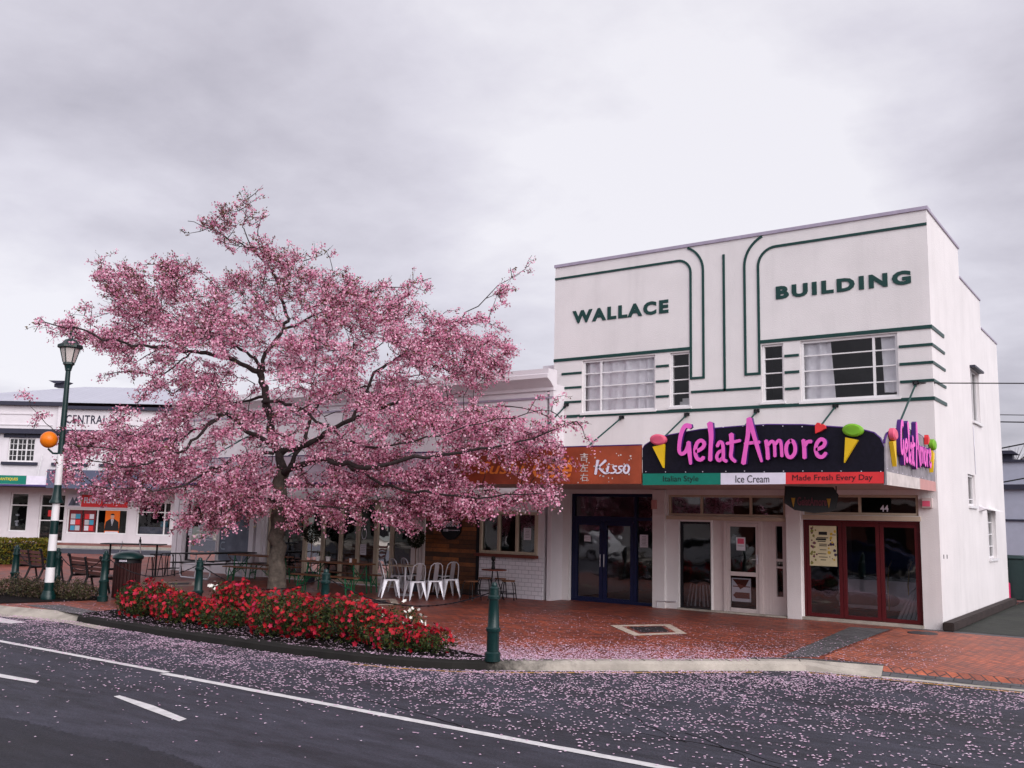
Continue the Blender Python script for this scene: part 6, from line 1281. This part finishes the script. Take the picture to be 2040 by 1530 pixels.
for P, rr in limb_tubes[2:]:
    for p, r in zip(P, rr):
        if r < .034 and rng.random() < .8: ex.append(p+rng.normal(size=3)*.22)
ex = np.array(ex); T_ = np.concatenate([T_, ex]); rel = (ex-CAM); zc_ = rel@FW
X = np.concatenate([X, IW/2+FOC*(rel@RT)/zc_]); Y = np.concatenate([Y, IH/2-FOC*(rel@UP)/zc_]); ed = np.concatenate([ed, np.full(len(ex), 15.0)])
# every spray point is joined to the nearest branch already grown, from the trunk outwards
order = np.argsort(np.linalg.norm(T_-np.array([*TB[:2], 4.0]), axis=1)); nodeA = np.zeros((60000, 3)); nn_ = len(nodes); nodeA[:nn_] = np.array(nodes); children = {}
twig = MB(); sprays = []
hub = np.array([TB[0], TB[1], 3.6])
for idx in order:
    p = T_[idx]; v = nodeA[:nn_]-p; d2 = (v*v).sum(1); pen = np.where(np.linalg.norm(nodeA[:nn_]-hub, axis=1) > np.linalg.norm(p-hub)+.1, 2.0, 1.0); j = int(np.argmin(d2*pen)); a = nodeA[j]; L = math.sqrt(d2[j])
    dirv = (p-a)/max(L, 1e-6); n = max(2, int(L/.22)); c = (p+a)/2+rng.normal(size=3)*L*.10+np.array([0, 0, L*.06]); P = [a*(1-s)**2+2*c*s*(1-s)+p*s*s for s in np.linspace(0, 1, n+1)]
    r0_ = min(.034, .008+.009*L); twig.tube(P, list(np.linspace(r0_, .006, n+1)), 4, cap=False)
    m = len(P)-1; nodeA[nn_:nn_+m] = P[1:]; nn_ += m
    out_ = p-np.array([TB[0], TB[1], max(2.4, p[2]-1.2)]); out_ /= np.linalg.norm(out_)
    sprays.append((P, dirv*.6+out_*.6, idx))
ct = thing('cherry_tree', 'large spreading cherry tree in full pink blossom behind the azalea bed', 'tree', tuple(TB)); mb = MB()
for i, (P, rr) in enumerate(limb_tubes):
    if i == 0:
        n = 20; V = []
        for k, (p, r) in enumerate(zip(P, rr)):
            fl_ = 1+.28*math.exp(-p[2]*2.2)
            for j in range(n): a = 6.2832*j/n; w_ = r*fl_*(1+.07*math.sin(3*a+p[2]*1.7)+.05*math.sin(5*a-p[2]*3)+.03*math.sin(9*a+p[2]*8)); V.append((p[0]+w_*math.cos(a), p[1]+w_*math.sin(a), p[2]))
        mb.raw(V, [(k*n+j, k*n+(j+1) % n, (k+1)*n+(j+1) % n, (k+1)*n+j) for k in range(len(P)-1) for j in range(n)], 0)
    else: mb.tube(P, list(rr*(1+.10*np.sin(np.arange(len(P))*1.9))), 9, 1)
mb.build('trunk', [LICHEN, BARK], ct, tuple(TB), smooth=True); twig.build('twigs', BARK, ct, tuple(TB))
# short flowering shoots with bunches of blossom; young bronze leaves at their tips
fl_c = []; lf_c = []; lf_d = []; sh = MB()
topness = np.clip((760-Y)/330, 0, 1)
for P, dv, idx in sprays:
    p = P[-1]; tn = topness[idx]; thin = 1.0 if ed[idx] > 22 else .6
    for s in range(rng.integers(2, 4)):
        d = dv+rng.normal(size=3)*.75; d[2] = d[2]*.55+(.25*tn-.18*(1-tn)); d /= np.linalg.norm(d); L = rng.uniform(.22, .55)*thin
        st_ = P[max(0, len(P)-1-rng.integers(0, 3))]; bend = np.array([0, 0, -.10 if tn < .4 else .06]); Q = [st_+d*L*q+bend*q*q for q in (0, .5, 1)]
        sh.tube(Q, [.006, .005, .003], 3, cap=False); nb_ = int(3+L*7)
        for b_ in range(nb_):
            q = (b_+rng.uniform(.2, 1))/nb_; c = st_+d*L*q+bend*q*q
            if rng.random() < (.68-.40*tn): fl_c.append((c, .050, rng.integers(6, 11)))
            for _ in range(rng.integers(0, 3+int(2.4*tn)) if rng.random() < .62+.35*tn else 0): lf_c.append(c+rng.normal(size=3)*.035); lf_d.append(d)
sh.build('shoots', BARK, ct, tuple(TB))
C_ = np.concatenate([np.repeat(np.array(c)[None], n, 0)+rng.normal(size=(n, 3))*s*np.array([1, 1, .85]) for c, s, n in fl_c])
def blossoms(name, c, size, mat, parent, off):
    n = len(c); a = rng.normal(size=(n, 3)); a /= np.linalg.norm(a, axis=1)[:, None]; b = np.cross(a, rng.normal(size=(n, 3))); b /= np.linalg.norm(b, axis=1)[:, None]; k = np.cross(a, b)
    s = size*rng.uniform(.7, 1.25, (n, 1))*.5; V = np.stack([c+(a*math.cos(6.2832*i/5)+b*math.sin(6.2832*i/5))*s+k*s*(.25 if i % 2 else -.15) for i in range(5)], 1).reshape(-1, 3)
    return npmesh(name, V, np.arange(5*n).reshape(n, 5), mat, parent, off)
blossoms('crown', C_, .045, BLOSSOM, ct, tuple(TB)); leafquads('leaves', np.array(lf_c), .072, .030, BRONZE, ct, tuple(TB), np.array(lf_d), .9)

# ------------------------------------------------------------------ fallen petals
def petals(n, samp, z, name, label, size=.026):
    P = samp(n); m = len(P); a = rng.uniform(0, 6.2832, m); s = size*rng.uniform(.6, 1.35, m); V = np.zeros((m, 5, 3)); tl = rng.normal(size=(m, 2))*.22
    for k in range(5):
        q = a+6.2832*k/5; dx = np.cos(q)*s*.5*np.where(k == 0, 1.25, 1); dy = np.sin(q)*s*.5; V[:, k, 0] = P[:, 0]+dx; V[:, k, 1] = P[:, 1]+dy; V[:, k, 2] = z+.006+np.abs(dx*tl[:, 0]+dy*tl[:, 1])+.002
    o = npmesh(name, V.reshape(-1, 3), np.arange(5*m).reshape(m, 5), PETAL); tag(o, label, None, None, 'stuff'); return o
kx = np.array([p[0] for p in poly][::-1]); ky = np.array([p[1] for p in poly][::-1])
def kerby(x): return np.interp(x, kx, ky)
def road_samp(n):
    x = rng.uniform(-9, 13, n*14); y = rng.uniform(-17, -6, n*14); ky_ = kerby(x); dk = ky_-y
    along = np.clip((x+7.5)/3, 0, 1)*np.clip((13.5-x)/5.5, .05, 1); dens = np.exp(-np.maximum(dk, 0)/1.25)*1.0+.16*np.exp(-(np.maximum(dk, 0)/3.4)**2)+.26*np.clip((x-3.5)/4, 0, 1)*np.clip((y+13.2)/2.5, .1, 1); dens *= along*(dk > .02)
    dens *= np.where(y < -12.4, .35, 1)*np.clip(.75+.45*np.sin(x*2.1+y*1.3)*np.sin(y*3.1-x*.7), .25, 1.2)*np.where(y < -13.6, .5, 1)*np.clip(.8+.55*np.sin(x*9.1+2*np.sin(y*4.3))*np.sin(y*8.3+2*np.sin(x*3.7)), .2, 1.4)
    k = rng.uniform(0, 1.35, len(x)) < dens; return np.stack([x, y], 1)[k][:n]
petals(22000, road_samp, ZR+.003, 'fallen_petals', 'pink cherry petals scattered on the road', .0255)
def path_samp(n):
    x = rng.uniform(1.5, 10, n*10); y = rng.uniform(-10, -2.5, n*10); dk = y-kerby(x); ins_ = dk > .30
    dens = np.exp(-((np.maximum(dk, 0)-.3)/1.5)**2)*np.clip((8.3-x)/2.6, .05, 1)*np.clip((x-2)/2, 0, 1)+.03; dens *= ins_ & ~inside(np.array(BED), x, y); k = rng.uniform(0, 1, len(x)) < dens; return np.stack([x, y], 1)[k][:n]
petals(9500, path_samp, .006, 'fallen_petals', 'pink cherry petals drifted on the brick footpath', .024)
def bed_samp(n):
    x = rng.uniform(-4.6, 5, n*6); y = rng.uniform(-10.1, -8.5, n*6); k = inside(np.array(BED), x, y); return np.stack([x, y], 1)[k][:n]
petals(1700, bed_samp, .022, 'fallen_petals', 'pink cherry petals lying on the dark bed soil', .027)
def kerb_samp(n):
    i = rng.integers(4, 14, n); t_ = rng.random((n, 1)); a = np.array(poly)[i]*(1-t_)+np.array(poly)[i+1]*t_; b = np.array(inn)[i]*(1-t_)+np.array(inn)[i+1]*t_; u = rng.uniform(.2, 1, (n, 1)); return a*(1-u)+b*u
petals(850, kerb_samp, .006, 'fallen_petals', 'pink cherry petals on the dark kerb', .028)
def left_samp(n):
    x = rng.uniform(-6.5, -2.5, n); y = rng.uniform(-10.3, -8.8, n); return np.stack([x, y], 1)
petals(260, left_samp, .008, 'fallen_petals', 'few cherry petals on the paving left of the bed', .026)

# ------------------------------------------------------------------ across the road, seen as reflections in the shop glass
def opp(x0, x1, h, mat, label):
    oo = ((x0+x1)/2, -33, 0); t = thing('opposite_shop', label, 'building', oo)
    hs_ = [(x0+1+k*3.2, x0+3.0+k*3.2, .4, 2.3) for k in range(int((x1-x0-2)/3.2))]
    hs2 = [(a+.3, b-.3, 4.0, 5.4) for a, b, _, _ in hs_] if h > 5.6 else []
    mb = MB(); wall(mb, lambda u, d, z: (u, -33-d, z), (x0, x1), (ZR, h), hs_+hs2, .3); mb.build('wall', mat, t, oo)
    MB().box(x0, x1, -34, -33.5, 0, h-.3).build('interior', DARKIN, t, oo); MB().box(x0, x1, -32.99, -30.2, 2.85, 3.15).build('verandah_roof', SOFFIT, t, oo)
OPPW = M('opposite_white', (.82, .80, .80))
opp(-70, -26.01, 6.0, M('pale_green_wall', (.45, .48, .44), .8), 'pale shops across the road at the far end'); opp(-26, -8.51, 5.2, OPPW, 'low white shops across the road reflected in the cafe doors'); opp(-8.5, 4, 6.4, M('red_brick_wall', (.20, .07, .05), .8), 'red brick shops across the road reflected in the blue doors'); opp(4.01, 20, 5.6, OPPW, 'white shops across the road reflected in the oxblood doors'); opp(20.01, 40, 6.2, M('tan_wall', (.34, .27, .22), .8), 'tan shops across the road reflected in the side glass')

g = MB(); g.box(-60, 60, -33, -24.2, -.3, 0); struct(g, 'opposite_footpath', CONC, 'concrete footpath on the camera side of the road')
def car(x, y, paint, label):
    oo = (x, y, ZR); t = thing('parked_car', label, 'car', oo, 0, 'cars parked across the road'); prof = [(-2.1, .30), (-2.12, .62), (-1.95, .82), (-1.1, .92), (-.35, 1.40), (.35, 1.46), (1.15, 1.40), (1.85, .98), (2.08, .90), (2.12, .35), (1.7, .22), (-1.7, .22)]
    MB().prism([(x+a, y-.86, ZR+b) for a, b in prof], (0, 1.72, 0)).build('body', paint, t, oo, bevel=.05)
    for sy in (-1, 1):
        for a, b in (((-.88, .95), (.28, 1.0)), ((.36, 1.0), (1.5, 1.0))):
            pts = [(a[0], .95), (b[0], .95), (min(b[0], 1.12) if b[0] > 1 else b[0], 1.37), (max(a[0], -.30), 1.37)]; MB().prism([(x+p, y+sy*.875, ZR+q) for p, q in pts], (0, sy*.01, 0)).build('side_window', BLACKM, t, oo)
    for sx in (-1.35, 1.3):
        for sy in (-1, 1): wv = MB().tube([(x+sx, y+sy*.70, ZR+.32), (x+sx, y+sy*.90, ZR+.32)], .32, 22).build('wheel', BLACKM, t, oo); MB().tube([(x+sx, y+sy*.89, ZR+.32), (x+sx, y+sy*.915, ZR+.32)], .20, 16).build('rim', STEEL, wv, oo)
    for q in (-.6, .6): MB().box(x-2.13, x-2.0, y+q-.18, y+q+.18, ZR+.62, ZR+.76).build('headlight', TRIMW, t, oo, bevel=.03)
car(-5.6, -21.9, M('silver_paint', (.55, .56, .58), .25, .5), 'silver hatchback parked across the road, mirrored in the dark shop door'); car(1.6, -21.9, M('dark_blue_paint', (.02, .03, .08), .2), 'dark blue hatchback parked across the road, mirrored in the oxblood doors'); car(-12.5, -21.9, M('white_paint', (.7, .7, .72), .25), 'white hatchback parked across the road, mirrored in the blue doors')
